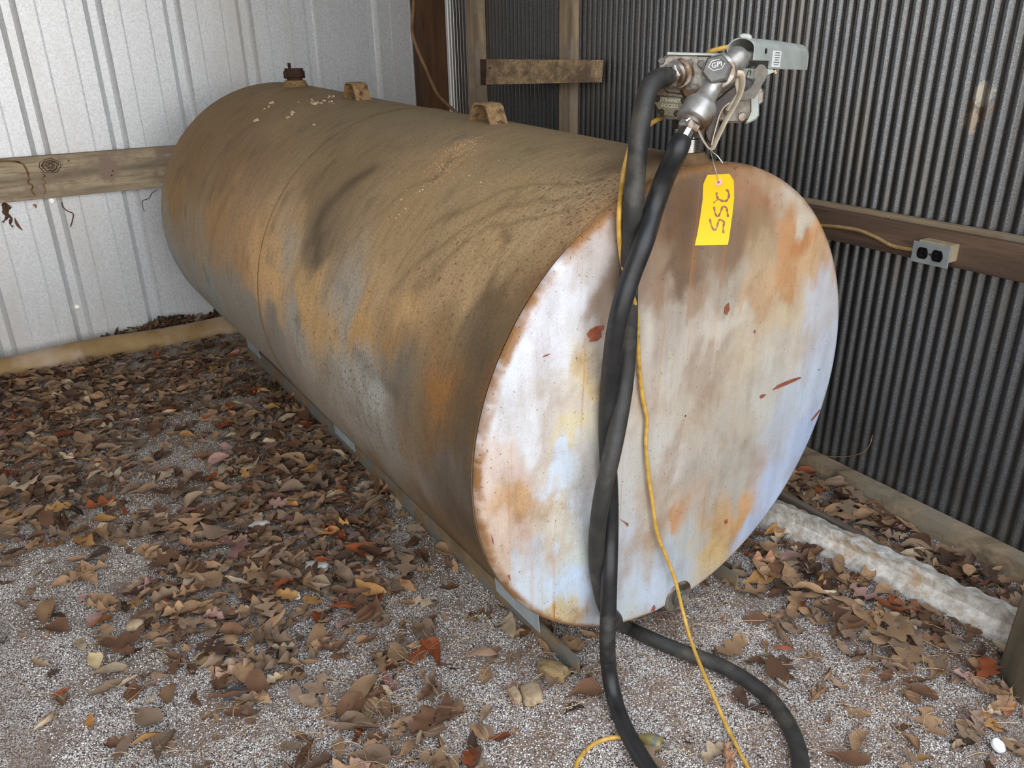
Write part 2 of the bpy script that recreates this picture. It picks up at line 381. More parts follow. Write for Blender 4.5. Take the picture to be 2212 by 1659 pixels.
def text_mesh(name, txt, size, origin, X, Y, mat, parent, extrude=.0006, align='CENTER'):
    cu = bpy.data.curves.new(name, 'FONT'); cu.body = txt; cu.size = size; cu.extrude = extrude; cu.align_x = align; cu.align_y = 'CENTER'; cu.resolution_u = 3
    t = bpy.data.objects.new(name + '_src', cu); COL.objects.link(t)
    dg = bpy.context.evaluated_depsgraph_get(); dg.update()
    me = bpy.data.meshes.new_from_object(t.evaluated_get(dg)); bpy.data.objects.remove(t); me.name = name
    X = np.asarray(X, float); Y = np.asarray(Y, float); X = X / np.linalg.norm(X); Y = Y / np.linalg.norm(Y); Z = np.cross(X, Y)
    for v in me.vertices: v.co = Vector(origin + X * v.co.x + Y * v.co.y + Z * v.co.z)
    me.materials.clear(); o = finish(name, me, mat, parent)
    if parent is not None: child(o, parent)
    return o
def fbm2(P, f, seed=0.0, oct_=3):
    return np.array([sum(mnoise.noise(Vector((p[0] * f * 2 ** k, p[1] * f * 2 ** k, seed + k * 7.3))) / 1.7 ** k for k in range(oct_)) for p in P])
def wavg(P, pts, vals, eps=.03, pw=2.0):
    """smooth scattered-data interpolation of stain colours"""
    P = np.asarray(P); out = np.zeros((len(P), vals.shape[1]))
    for i in range(0, len(P), 20000):
        d2 = ((P[i:i + 20000, None, :] - pts[None]) ** 2).sum(-1); w = 1 / (d2 + eps * eps) ** pw
        out[i:i + 20000] = (w @ vals) / w.sum(1)[:, None]
    return out

# ================================================================== SETTING
def sheet(name, us, prof, z0, z1, base, D, N, mat, parent, nz=2, thick=.0):
    """sheet metal: us positions along D, prof(u)->offset along N"""
    vs = []; fs = []; zs = np.linspace(z0, z1, nz)
    for z in zs:
        for u in us: vs.append(D * u + N * (base + prof(u)) + ZZ * z)
    n = len(us)
    for k in range(nz - 1):
        for i in range(n - 1): fs.append((k * n + i, k * n + i + 1, (k + 1) * n + i + 1, (k + 1) * n + i))
    return mk(name, vs, fs, mat, parent)

wl = bpy.data.objects.new('wall_left', None); COL.objects.link(wl)
tag(wl, 'pale galvanised wall of vertical ribbed steel sheets behind the tank', None, None, 'structure')
RIB = .2895
ribc0 = onwl(157 * 1.0 + 40, 0, WL) @ DL      # centre of one trapezoid rib
def rib_prof(u):
    x = (u - ribc0 + RIB / 2) % RIB - RIB / 2; ax = abs(x)
    if ax < .014: return .021
    if ax < .034: return .021 * (.034 - ax) / .02
    y = abs(ax - .0955)
    if y < .0008: return .0028
    if y < .0028: return .0028 * (.0028 - y) / .002
    return 0
def rib_us(u0, u1):
    ks = [0, .014, .034, .0927, .0947, .0963, .0983]; us = [u0, u1]
    k0 = int((u0 - ribc0) / RIB) - 2
    for k in range(k0, k0 + 40):
        c = ribc0 + k * RIB
        for q in ks:
            for s in (-1, 1):
                if u0 < c + s * q < u1: us.append(c + s * q)
    return sorted(set(round(q, 5) for q in us))
u_end = 1.93
edges = [u_end]
kk = ribc0 + RIB * 5 + .045
while kk > u_end: kk -= RIB
while edges[-1] > -1.4: edges.append(kk); kk -= RIB * 3
holes = [onwl(112, 434, WL + .012), onwl(167, 663, WL + .012)]
for i in range(len(edges) - 1):
    u1, u0 = edges[i], edges[i + 1]
    o = sheet('ribbed_sheet', rib_us(u0, u1 + (.03 if i else 0)), rib_prof, .03, 2.42, WL + .0015 * (i % 2), DL, NL, M['rib'], wl, 3)
    cut = [h for h in holes if u0 < h @ DL < u1]
    if cut:                                    # old screw holes the daylight comes through
        bm = bmesh.new(); bm.from_mesh(o.data)
        for h in cut:
            r = .0085
            for ofs in (-r, r):
                for nn in (DL, ZZ):
                    bmesh.ops.bisect_plane(bm, geom=bm.verts[:] + bm.edges[:] + bm.faces[:], plane_co=Vector(h + nn * ofs), plane_no=Vector(nn))
            for s1 in (-1, 1):
                for s2 in (-1, 1):
                    nn = (DL * s1 + ZZ * s2) / math.sqrt(2)
                    bmesh.ops.bisect_plane(bm, geom=bm.verts[:] + bm.edges[:] + bm.faces[:], plane_co=Vector(h + nn * r), plane_no=Vector(nn))
            dead = [f for f in bm.faces if all(abs((np.array(f.calc_center_median()) - h) @ q) < r for q in (DL, ZZ))
                    and all(abs((np.array(f.calc_center_median()) - h) @ ((DL * a + ZZ) / math.sqrt(2))) < r for a in (-1, 1))]
            bmesh.ops.delete(bm, geom=dead, context='FACES')
        bm.to_mesh(o.data); bm.free()

wr = bpy.data.objects.new('wall_right', None); COL.objects.link(wr)
tag(wr, 'dark galvanised wall of narrow vertical corrugations right of the tank', None, None, 'structure')
PIT = .03175; AMP = .0047
seam_u = onwr(2040, 1110, WR) @ DR
def cor(u): return AMP * math.cos(2 * PI * u / PIT)
k = 0; SHW = PIT * 20
u0 = seam_u - SHW * 4
while u0 < 4.05:
    u1 = min(u0 + SHW, 4.1); n = int(round((u1 + .02 - u0) / PIT * 10))
    us = list(np.linspace(u0, u1 + .02, n))
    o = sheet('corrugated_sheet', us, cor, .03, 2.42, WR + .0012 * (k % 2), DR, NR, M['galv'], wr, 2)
    o.data.polygons.foreach_set('use_smooth', [True] * len(o.data.polygons))
    u0 = u1; k += 1
# faint stamped lettering, upside down across the ridges (lies on the sheets)
for ch, px_ in (('H', 1612), ('o', 1603.5), ('u', 1590), ('n', 1575)):
    p0 = onwr(px_, 309, WR - AMP)
    q = round((p0 @ DR) / PIT) * PIT if False else p0 @ DR
    t = text_mesh('stamp_letter', ch, .011, p0 * 0, DR, -ZZ, M['wprint'], None, 0)
    vs = [np.array(v.co) for v in t.data.vertices]
    bm = bmesh.new(); bm.from_mesh(t.data); bmesh.ops.triangulate(bm, faces=bm.faces[:])
    bmesh.ops.subdivide_edges(bm, edges=bm.edges[:], cuts=2, use_grid_fill=True)
    for v in bm.verts:
        c = np.array(v.co); u = c @ DR + q; v.co = Vector(DR * u + NR * (WR + cor(u) - .0007) + ZZ * (p0[2] + c[2]))
    bm.to_mesh(t.data); bm.free(); t.parent = wr

# floor: sandy ground, finer near the camera
def build_floor():
    N = 260
    def warp(t): return np.sign(t) * (np.abs(t) ** 2.4) * 14 + t * 1.6
    g = np.linspace(-1, 1, N); xs = warp(g) + .1; ys = warp(g) + 1.7
    X, Y = np.meshgrid(xs, ys); P = np.stack([X.ravel(), Y.ravel()], 1)
    s = (P - C_[:2]) @ A_[:2]; k = np.clip(s, 0, 2.2) / 2.2; z = .04 * k * k * (3 - 2 * k)
    z += np.array([.007 * mnoise.noise(Vector((p[0] * 5, p[1] * 5, 0))) + .003 * mnoise.noise(Vector((p[0] * 17, p[1] * 17, 3))) for p in P]) - .003
    v = np.column_stack([P, z]); idx = np.arange(N * N).reshape(N, N)
    f = np.stack([idx[:-1, :-1], idx[:-1, 1:], idx[1:, 1:], idx[1:, :-1]], -1).reshape(-1, 4)
    dens = leaf_density(P)
    br = np.clip(1.0 - .30 * dens, .55, 1.05); fr = np.clip((P[:, 1] - 1.3) / 1.2, 0, 1) * np.clip((.3 - P[:, 0]) / .6, 0, 1)
    warm = np.column_stack([br * 1.0, br * (.965 - .035 * fr), br * (.93 - .12 * fr), np.ones(len(P))])
    o = mk('floor', v, [tuple(q) for q in f.tolist()], M['ground'], None, True, warm)
    tag(o, 'sandy ground strewn with white gravel grains and dead leaves', None, None, 'structure')
DENS = [(50,880,.9),(200,850,.9),(350,830,.6),(450,750,.45),(300,950,.5),(430,920,.35),(480,870,.5),(100,950,.8),(60,1050,.9),(200,1050,.7),(330,1040,.35),(400,1000,.3),(520,900,.85),(620,900,1),(560,1000,.9),(650,1050,1),(750,1050,1),(700,1150,1),(500,1150,1),(400,1130,.6),(300,1180,.35),(150,1200,.3),(50,1250,.25),(100,1150,.6),(250,1280,.35),(350,1300,.8),(450,1280,1),(550,1300,1),(650,1250,.95),(800,1200,.95),(850,1250,.6),(900,1180,.15),(250,1350,.35),(100,1400,.1),(80,1500,.03),(200,1500,.06),(100,1600,.05),(300,1450,.5),(450,1400,.95),(600,1400,.7),(700,1350,.7),(550,1480,.7),(400,1520,.25),(550,1600,.1),(750,1450,.35),(850,1400,.7),(800,1330,.7),(950,1300,.08),(1000,1400,.05),(900,1500,.5),(850,1600,.9),(700,1580,.45),(950,1600,.3),(1100,1500,.05),(1200,1600,.02),(1400,1500,.01),(1250,1400,.5),(1180,1400,.3),(1500,1450,.03),(1550,1350,.05),(1700,1450,.3),(1750,1350,.7),(1650,1250,.5),(1850,1300,.9),(1950,1370,.85),(2050,1420,.75),(2150,1450,.75),(1900,1450,.25),(1850,1550,.2),(2000,1550,.12),(2100,1530,.4),(1800,1620,.2),(1950,1640,.25),(2150,1640,.35),(1800,1080,1),(1950,1180,1),(2100,1300,1),(1000,1100,.7),(1300,1300,.3)]
DP = np.array([gnd(x, y)[:2] for x, y, d in DENS]); DV = np.array([[d] for _, _, d in DENS])
def leaf_density(P): return wavg(np.asarray(P), DP, DV, .05, 2.0)[:, 0]
build_floor()

# roof over the bay (out of view) so that daylight comes in from the open front and left side
rb = MB()
rc = NL * 2.1 + NR * -.4 + ZZ * 2.47
rb.box(rc, (NR, NL, ZZ), (2.4, 1.65, .03)); ro = rb.build('ceiling', M['roof']); tag(ro, 'shed roof slab above the tank', None, None, 'structure')

# dark wall added out of view to dim reflections and the tank's left side
o = MB().box(NL * 1.6 + NR * -2.75 + ZZ * 1.2, (NL, NR, ZZ), (2.1, .02, 1.25)).build('wall_side_added', M['rail_r']); tag(o, 'added unseen dark wall closing the bay on its left side', None, None, 'structure')
# sill board at the foot of the right wall
b = MB(); ua, ub = -.6, 3.2
b.prism([DR * ua + NR * 1.835 + ZZ * -.02, DR * ua + NR * 1.885 + ZZ * -.02, DR * ua + NR * 1.885 + ZZ * .052, DR * ua + NR * 1.842 + ZZ * .048], DR, ub - ua)
o = b.build('baseboard_right', M['sill']); tag(o, 'weathered sill board along the foot of the corrugated wall', None, None, 'structure')

# ================================================================== TIMBERS
def board(name, u0, u1, D, N, n0, n1, z0, z1, mat, label, cat, bev=.003, group=None):
    """a board as ONE object whose local x runs along it"""
    c = D * (u0 + u1) / 2 + N * (n0 + n1) / 2 + ZZ * (z0 + z1) / 2
    bb = MB().box((0, 0, 0), ((1, 0, 0), (0, 1, 0), (0, 0, 1)), (abs(u1 - u0) / 2, abs(n1 - n0) / 2, abs(z1 - z0) / 2), bev)
    o = bb.build(name, mat, None, False)
    X = Vector(D); Z = Vector(ZZ); Y = Z.cross(X)
    o.matrix_basis = Matrix(((X.x, Y.x, Z.x, c[0]), (X.y, Y.y, Z.y, c[1]), (X.z, Y.z, Z.z, c[2]), (0, 0, 0, 1)))
    return tag(o, label, cat, group)
# left rail
gl = [onwl(0, 345, WL - .045), onwl(368, 315, WL - .045), onwl(0, 438, WL - .045), onwl(350, 405, WL - .045)]
zt = (gl[0][2] + gl[1][2]) / 2; zb = (gl[2][2] + gl[3][2]) / 2
o = board('wooden_rail', -1.4, 1.86, DL, NL, WL - .045, WL - .006, zb, zt, M['rail_l'], 'weathered plank rail with a big knot nailed across the pale ribbed wall', 'rail')
kp = onwl(108, 358, WL - .0475); kr = MB()
for r in (.006, .010, .015, .021, .024, .031):
    pth = [kp + (DL * 1.15 * math.cos(t) + ZZ * .85 * math.sin(t)) * r * (1 + .16 * mnoise.noise(Vector((math.cos(t) * 2, math.sin(t) * 2, r * 90)))) for t in np.linspace(0, 2 * PI, 40)]
    kr.tube(pth, lambda t, r=r: .0006 + .0012 * abs(math.sin(t * 9 + r * 300)), 6, False)
kn = kr.build('knot', M['rail_r'], None, True); kn.parent = o; kn.matrix_parent_inverse = o.matrix_basis.inverted()
def crack(pts, name, mat, par, r=.0018):
    c = MB().tube(spline(pts, 4), r, 5).build(name, mat, None); c.parent = par; c.matrix_parent_inverse = par.matrix_basis.inverted(); return c
crack([onwl(x, y, WL - .046) for x, y in [(0, 347), (40, 350), (55, 362), (62, 385), (60, 395), (70, 400), (68, 412), (76, 422)]], 'resin_streak', M['rust_l'], o, .004)
crack([onwl(x, y, WL - .046) for x, y in [(90, 372), (97, 380), (90, 386), (99, 393), (93, 400), (98, 408), (95, 420)]], 'resin_streak', M['rust_l'], o, .0022)
for q in ((244, 369), (241, 379), (148, 347)):
    p = onwl(*q, WL - .0465); nb = MB().lathe(p, -NL, [(0, .003), (.002, .003)], 8).build('nail', M['dark'], None); nb.parent = o; nb.matrix_parent_inverse = o.matrix_basis.inverted()
# right rail
gr = [onwr(1760, 446, WR - .05)[2], onwr(2212, 532, WR - .05)[2], onwr(1815, 525, WR - .05)[2], onwr(2212, 611, WR - .05)[2]]
zrt = (gr[0] + gr[1]) / 2; zrb = (gr[2] + gr[3]) / 2
rail_r = board('wooden_rail', -.6, 3.2, DR, NR, WR - .05, WR - .012, zrb, zrt, M['rail_r'], 'dark brown plank rail across the corrugated wall, carrying the outlet box', 'rail')
o = board('cap_strip', -.6, 3.2, DR, NR, WR - .03, WR - .006, zrt + .0002, zrt + .012, M['sill'], 'thin dusty strip lying on top of the dark brown rail', 'wood strip', .001)
# corner post
pa, pb_ = onwl(906, 0, WL - .10) @ DL, onwl(961, 0, WL - .10) @ DL
board('corner_post', pa, pb_, DL, NL, WL - .10, WL - .004, .02, 2.44, M['post'], 'dark brown wooden post in the corner behind the tank', 'post', .004)
# studs on the right wall
s1 = board('wall_stud', 2.705, 2.785, DR, NR, WR - .045, WR - .006, .05, 2.44, M['stud'], 'grey pine stud on the corrugated wall, right one under the cross block', 'stud')
s2 = board('wall_stud', 3.44, 3.52, DR, NR, WR - .062, WR - .006, .05, 2.44, M['stud'], 'brownish pine stud on the corrugated wall, left one beside the corner post', 'stud')
# cross block
blk = empty('cross_block', onwr(1165, 155, WR - .08), 'short mottled timber block nailed across the two wall studs', 'block')
yl, yr = 3.50, 3.07
q = [at(1049, 127.5, yl), at(1291, 129.5, yr), at(1287, 178, yr), at(1048, 183, yl)]
nb_ = np.cross(q[1] - q[0], q[3] - q[0]); nb_ /= np.linalg.norm(nb_); nb_ = nb_ if nb_ @ NR > 0 else -nb_
MB().prism(q, nb_, .036, .002).build('plank', M['block'], blk)
q2 = [at(1037, 128, yl - .002), at(1049, 128, yl - .006), at(1048, 184, yl - .006), at(1038, 184, yl - .002)]
plab(MB().prism(q2, nb_, .04).build('end_grain', M['rust'], blk), 'dark sawn end of the block')
for x, y, f_ in ((1058, 147, .05), (1262, 142, .88), (1255, 169, .86), (1155, 134, .44)):
    Y = yl + (yr - yl) * f_; p = at(x, y, Y) - nb_ * .001
    MB().lathe(p, -nb_, [(0, .0038), (.0025, .0032)], 8).build('nail', M['dark'], blk)
# round log at foot of left wall
lg = []
for i, u in enumerate(np.linspace(-1.3, 1.16, 40)):
    zc = .04 + .017 + .003 * math.sin(u * 7); lg.append(DL * u + NL * (WL - .108 + .006 * math.sin(u * 3.1)) + ZZ * zc)
lo = MB().tube(lg, lambda t: .052 + .003 * math.sin(t * 23), 20)
lo = lo.build('round_log', M['log'], None, True); tag(lo, 'round peeled log lying on the ground at the foot of the pale ribbed wall', 'log')
# curb right of the tank
cc = empty('concrete_curb', gnd(1900, 1265), 'white limed concrete curb lying on the leaves right of the tank', 'curb')
ts = np.linspace(0, 1, 90); vs = []; fs = []
pf0, pf1 = gnd(1600, 1110), gnd(2196, 1405)
pb0, pb1 = pl(1640, 1048, np.array([0, 0, .075]), ZZ), pl(2199, 1357, np.array([0, 0, .075]), ZZ)
dcv = (pf1 - pf0) / np.linalg.norm(pf1 - pf0); wv = np.cross(dcv, ZZ); wv = wv if wv @ (pb0 - pf0) > 0 else -wv
wid = ((pb0 - pf0) @ wv + (pb1 - pf1) @ wv) / 2
prof = [(-.006, -.03), (0, .012), (.010, .036), (.026, .054), (.046, .066), (wid - .004, .074), (wid, .068), (wid + .002, -.03)]
for i, t in enumerate(ts):
    base = pf0 + (pf1 - pf0) * (t * 1.25 - .25)
    for j, (w, z) in enumerate(prof):
        nz = (.010 * mnoise.noise(Vector((t * 9, j * .9, 1))) + .006 * mnoise.noise(Vector((t * 34, j * 1.7, 4)))) if 0 < j < 6 else 0
        vs.append(base + wv * (w + nz) + ZZ * (z + nz * .8))
k = len(prof)
for i in range(len(ts) - 1):
    for j in range(k - 1): fs.append((i * k + j, i * k + j + 1, (i + 1) * k + j + 1, (i + 1) * k + j))
fs += [tuple(range(k)), tuple(range((len(ts) - 1) * k, len(ts) * k))[::-1]]
co = mk('curb_body', vs, fs, M['curb'], None, True); child(co, cc); co.data.set_sharp_from_angle(angle=math.radians(50))
g0, g1 = pl(1690, 1064, np.array([0, 0, .06]), ZZ), pl(1975, 1215, np.array([0, 0, .06]), ZZ)
dd = (g1 - g0) / np.linalg.norm(g1 - g0)
o = board('grey_board', (g0 @ dd) - .5, g1 @ dd, dd, np.cross(ZZ, dd), (g0 @ np.cross(ZZ, dd)) - .004, (g0 @ np.cross(ZZ, dd)) + .014, -.01, .058, M['grey_board'], 'thin grey board on edge behind the white curb', 'board')
# near post at right edge of the picture
pp = gnd(2215, 1500); o = board('wooden_post', .0, .1, np.array([1.0, 0, 0]), np.array([0, 1.0, 0]), 0, .09, -.03, 2.43, M['npost'], 'grey brown wooden post standing at the front end of the white curb', 'post', .006)
pq = gnd(2170, 1524); o.location = (pq[0] + .058, pq[1] + .045, 1.2); o.rotation_euler = (0, math.radians(1.6), 0); o.location.x += .060

# ================================================================== TANK
tank = bpy.data.objects.new('fuel_storage_tank', None); COL.objects.link(tank)
Yl = -SD
tank.matrix_basis = Matrix(((A_[0], Yl[0], T_[0], C_[0]), (A_[1], Yl[1], T_[1], C_[1]), (A_[2], Yl[2], T_[2], C_[2]), (0, 0, 0, 1)))
tag(tank, 'long cylindrical steel fuel tank, dusty brown side and rust stained white end', 'tank')
SH = [(605,200,118,98,68,.05),(480,250,112,92,62,.05),(420,330,118,94,62,.1),(380,430,134,108,72,.15),(365,520,128,124,116,.2),(390,580,124,130,134,.1),(450,620,116,122,124,.05),(500,350,120,98,70,.05),(560,330,122,100,76,.05),(600,280,120,102,78,.05),(700,260,122,106,82,.05),(800,260,120,106,82,.05),(900,280,118,104,82,.05),(1000,300,122,106,84,.05),(1100,320,120,105,80,.05),(1250,330,125,108,84,.1),(1340,360,100,85,65,.2),(1420,345,84,68,50,.2),
(470,480,138,110,75,.1),(430,540,130,116,96,.3),(520,560,142,114,80,.3),(490,620,116,114,110,.2),(540,680,110,110,108,.2),(600,730,106,102,98,.3),(560,560,160,130,92,.3),(590,600,164,134,95,.3),(625,520,136,128,116,.1),(640,480,145,120,88,.1),(700,450,102,88,68,.05),(690,520,100,86,68,.1),(695,390,112,96,72,.05),(745,640,132,128,122,.2),(660,640,160,132,92,.4),(700,700,156,128,88,.4),(640,720,130,130,128,.4),(740,780,130,132,132,.8),(800,830,136,142,144,.9),(780,720,150,120,78,.4),(820,600,142,120,90,.1),(860,500,132,112,84,.1),(900,400,128,110,84,.1),(1000,400,130,112,86,.1),(985,335,140,118,90,.1),(940,380,136,114,86,.1),(1100,420,130,112,84,.2),(1150,500,132,114,88,.3),(1050,550,136,116,88,.3),(1000,620,140,118,90,.4),(1200,420,135,118,92,.7),(1280,430,142,124,100,1),(1300,400,138,120,96,1),(1330,450,130,104,74,.8),(900,650,146,120,86,.2),(850,720,150,120,82,.3),(950,750,140,112,75,.5),(1050,690,118,100,74,.6),(1100,660,104,86,62,.6),(1060,760,90,78,62,.6),(1000,800,122,92,54,.6),(950,860,148,102,50,.6),(900,880,122,106,85,.5),(830,790,104,96,86,.2),(850,820,104,98,90,.1),(870,860,112,104,92,.2),(1050,850,84,72,52,.5),(1020,950,78,68,54,.4),(970,930,108,84,54,.5),(950,1000,98,94,92,.2),(1000,1060,86,82,80,.2),(880,980,124,104,80,.6),(850,950,128,128,126,.6),(780,900,124,124,122,.7),(700,850,116,112,108,.5),(850,1040,114,100,82,.5),(920,1080,110,90,66,.4),(980,1150,104,84,58,.4),(1030,1150,80,70,58,.3),(1020,1100,90,86,84,.2),(905,1030,124,120,118,.3),(1050,1230,100,80,56,.3),(1180,560,120,100,76,.6),(1240,500,124,104,80,.8),
(1000,900,80,66,46,.5),(1010,850,86,70,48,.5),(1030,800,86,74,56,.5),(1045,735,84,74,60,.5),(1005,735,100,88,70,.5),(1020,700,104,92,74,.6),(990,1000,80,74,66,.3),(1010,1150,74,64,52,.3),(1000,1190,84,68,48,.3),(960,1050,88,80,72,.3),(975,960,84,72,52,.4),(935,960,112,86,56,.6),(930,1020,100,92,84,.3),(1075,700,96,80,58,.5),(1030,1050,76,68,58,.3),(740,860,124,122,118,.8),(600,770,104,102,98,.5),(560,700,108,106,102,.4)]
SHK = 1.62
SWIPE = [([(683, 560), (684, 500), (700, 455), (735, 415), (790, 380)], .016, .42), ([(745, 640), (730, 600), (740, 540)], .01, .15),
 ([(860, 575), (900, 520), (960, 470), (1040, 432), (1120, 410), (1230, 395), (1300, 385)], .005, .3), ([(850, 620), (930, 540), (1010, 490), (1100, 455), (1200, 430), (1290, 420)], .006, .28),
 ([(940, 590), (1010, 530), (1090, 485), (1160, 465), (1230, 455)], .004, .3), ([(700, 640), (760, 520), (850, 440), (930, 390), (975, 350)], .005, .22), ([(985, 330), (955, 372), (930, 392)], .003, .4),
 ([(1085, 500), (1088, 520)], .008, .4), ([(1080, 530), (1060, 600), (1045, 660)], .005, .2), ([(768, 770), (800, 800), (850, 850)], .012, .3), ([(640, 590), (610, 640), (590, 700)], .01, .12),
 ([(450, 560), (470, 480), (500, 420)], .012, .18), ([(520, 600), (540, 500), (590, 400)], .008, .15), ([(430, 420), (480, 330), (560, 260)], .014, .12), ([(1000, 1230), (940, 1120), (900, 1040)], .012, .25), ([(1040, 1160), (1030, 1060), (1040, 960)], .01, .3)]
def shell_cols(q_al, q_th):
    P = np.column_stack([q_al, q_th * R_])
    pts = []; vals = []
    for x, y, r, g, b_, d in SH:
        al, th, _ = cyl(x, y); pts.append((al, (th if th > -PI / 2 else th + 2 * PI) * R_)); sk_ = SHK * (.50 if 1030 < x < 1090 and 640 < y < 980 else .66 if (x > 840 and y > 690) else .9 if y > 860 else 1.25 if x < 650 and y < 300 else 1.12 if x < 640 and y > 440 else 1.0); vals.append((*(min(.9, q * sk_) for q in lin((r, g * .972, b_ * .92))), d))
    # the hidden far side and underside carry on in the same browns
    for al in (.2, .9, 1.6, 2.1):
        for th, c in ((70, (118, 100, 76)), (20, (124, 106, 84)), (-30, (120, 124, 126)), (250, (110, 108, 104)), (275, (96, 92, 88))):
            pts.append((al, math.radians(th) * R_)); vals.append((*(q * SHK for q in lin(c)), .2))
    Pw = P + np.column_stack([fbm2(P * [2.2, 1], 4.5, 1, 4) * .045, fbm2(P * [1.6, 1], 4.5, 40, 4) * .075])
    out = wavg(Pw, np.array(pts), np.array(vals), .035, 1.9)
    eb = np.clip(1 - (q_al - .016) / .026, 0, 1) * np.clip(.55 + fbm2(P, 14, 5, 4) * 1.2, 0, 1); out[:, :3] = out[:, :3] * (1 - eb[:, None] * .75) + np.array(lin((112, 78, 44))) * eb[:, None] * .75; out[:, 3] += eb * .4
    # smears and swipe marks in the dust
    for pts_, wd_, k_ in SWIPE:
        Q = []
        for x, y in pts_:
            al, th, _ = cyl(x, y); Q.append(np.array([al, (th if th > -PI / 2 else th + 2 * PI) * R_, 0]))
        Q = np.array(spline(Q, 10))[:, :2]; near_ = np.where((P[:, 0] > Q[:, 0].min() - .1) & (P[:, 0] < Q[:, 0].max() + .1) & (P[:, 1] > Q[:, 1].min() - .1) & (P[:, 1] < Q[:, 1].max() + .1))[0]
        if len(near_) == 0: continue
        D2 = ((Pw[near_][:, None, :] * .35 + P[near_][:, None, :] * .65 - Q[None]) ** 2).sum(-1).min(1)
        w = np.exp(-D2 / (2 * wd_ ** 2)); out[near_, :3] *= (1 - w * k_)[:, None]  # rubbed-off dust
    return out
def grid_obj(name, pts, nu, nv, mat, cols, cv, wrap=True):
    f = []
    for i in range(nu - 1):
        for j in range(nv if wrap else nv - 1):
            j2 = (j + 1) % nv; f.append((i * nv + j, i * nv + j2, (i + 1) * nv + j2, (i + 1) * nv + j))
    me = bpy.data.meshes.new(name); me.from_pydata([tuple(p) for p in pts.tolist()], [], f)
    me.polygons.foreach_set('use_smooth', [True] * len(me.polygons))
    a = me.color_attributes.new('Col', 'FLOAT_COLOR', 'POINT'); a.data.foreach_set('color', cols.astype(np.float32).ravel())
    c = me.attributes.new('cv', 'FLOAT_VECTOR', 'POINT'); c.data.foreach_set('vector', cv.astype(np.float32).ravel())
    me.materials.append(mat); o = bpy.data.objects.new(name, me); COL.objects.link(o); o.parent = tank
    bm = bmesh.new(); bm.from_mesh(me); bmesh.ops.recalc_face_normals(bm, faces=bm.faces[:]); bm.to_mesh(me); bm.free()
    return o
EDGE = .016
na, nth = 300, 620
al = np.linspace(EDGE, L_ - EDGE, na); th = np.linspace(-PI / 2, 1.5 * PI, nth, endpoint=False)
AL, TH = np.meshgrid(al, th, indexing='ij'); AL = AL.ravel(); TH = TH.ravel()
Rv = R_ - .0012 * np.exp(-((AL - L_ / 2) / .006) ** 2) + .0018 * np.sin(AL * 5.1 + 1) * np.sin(TH * 3)
loc = np.column_stack([AL, -np.cos(TH) * Rv, np.sin(TH) * Rv])
shell = grid_obj('shell', loc, na, nth, M['shell'], shell_cols(AL, TH), np.column_stack([AL, TH * R_, AL * 0]))
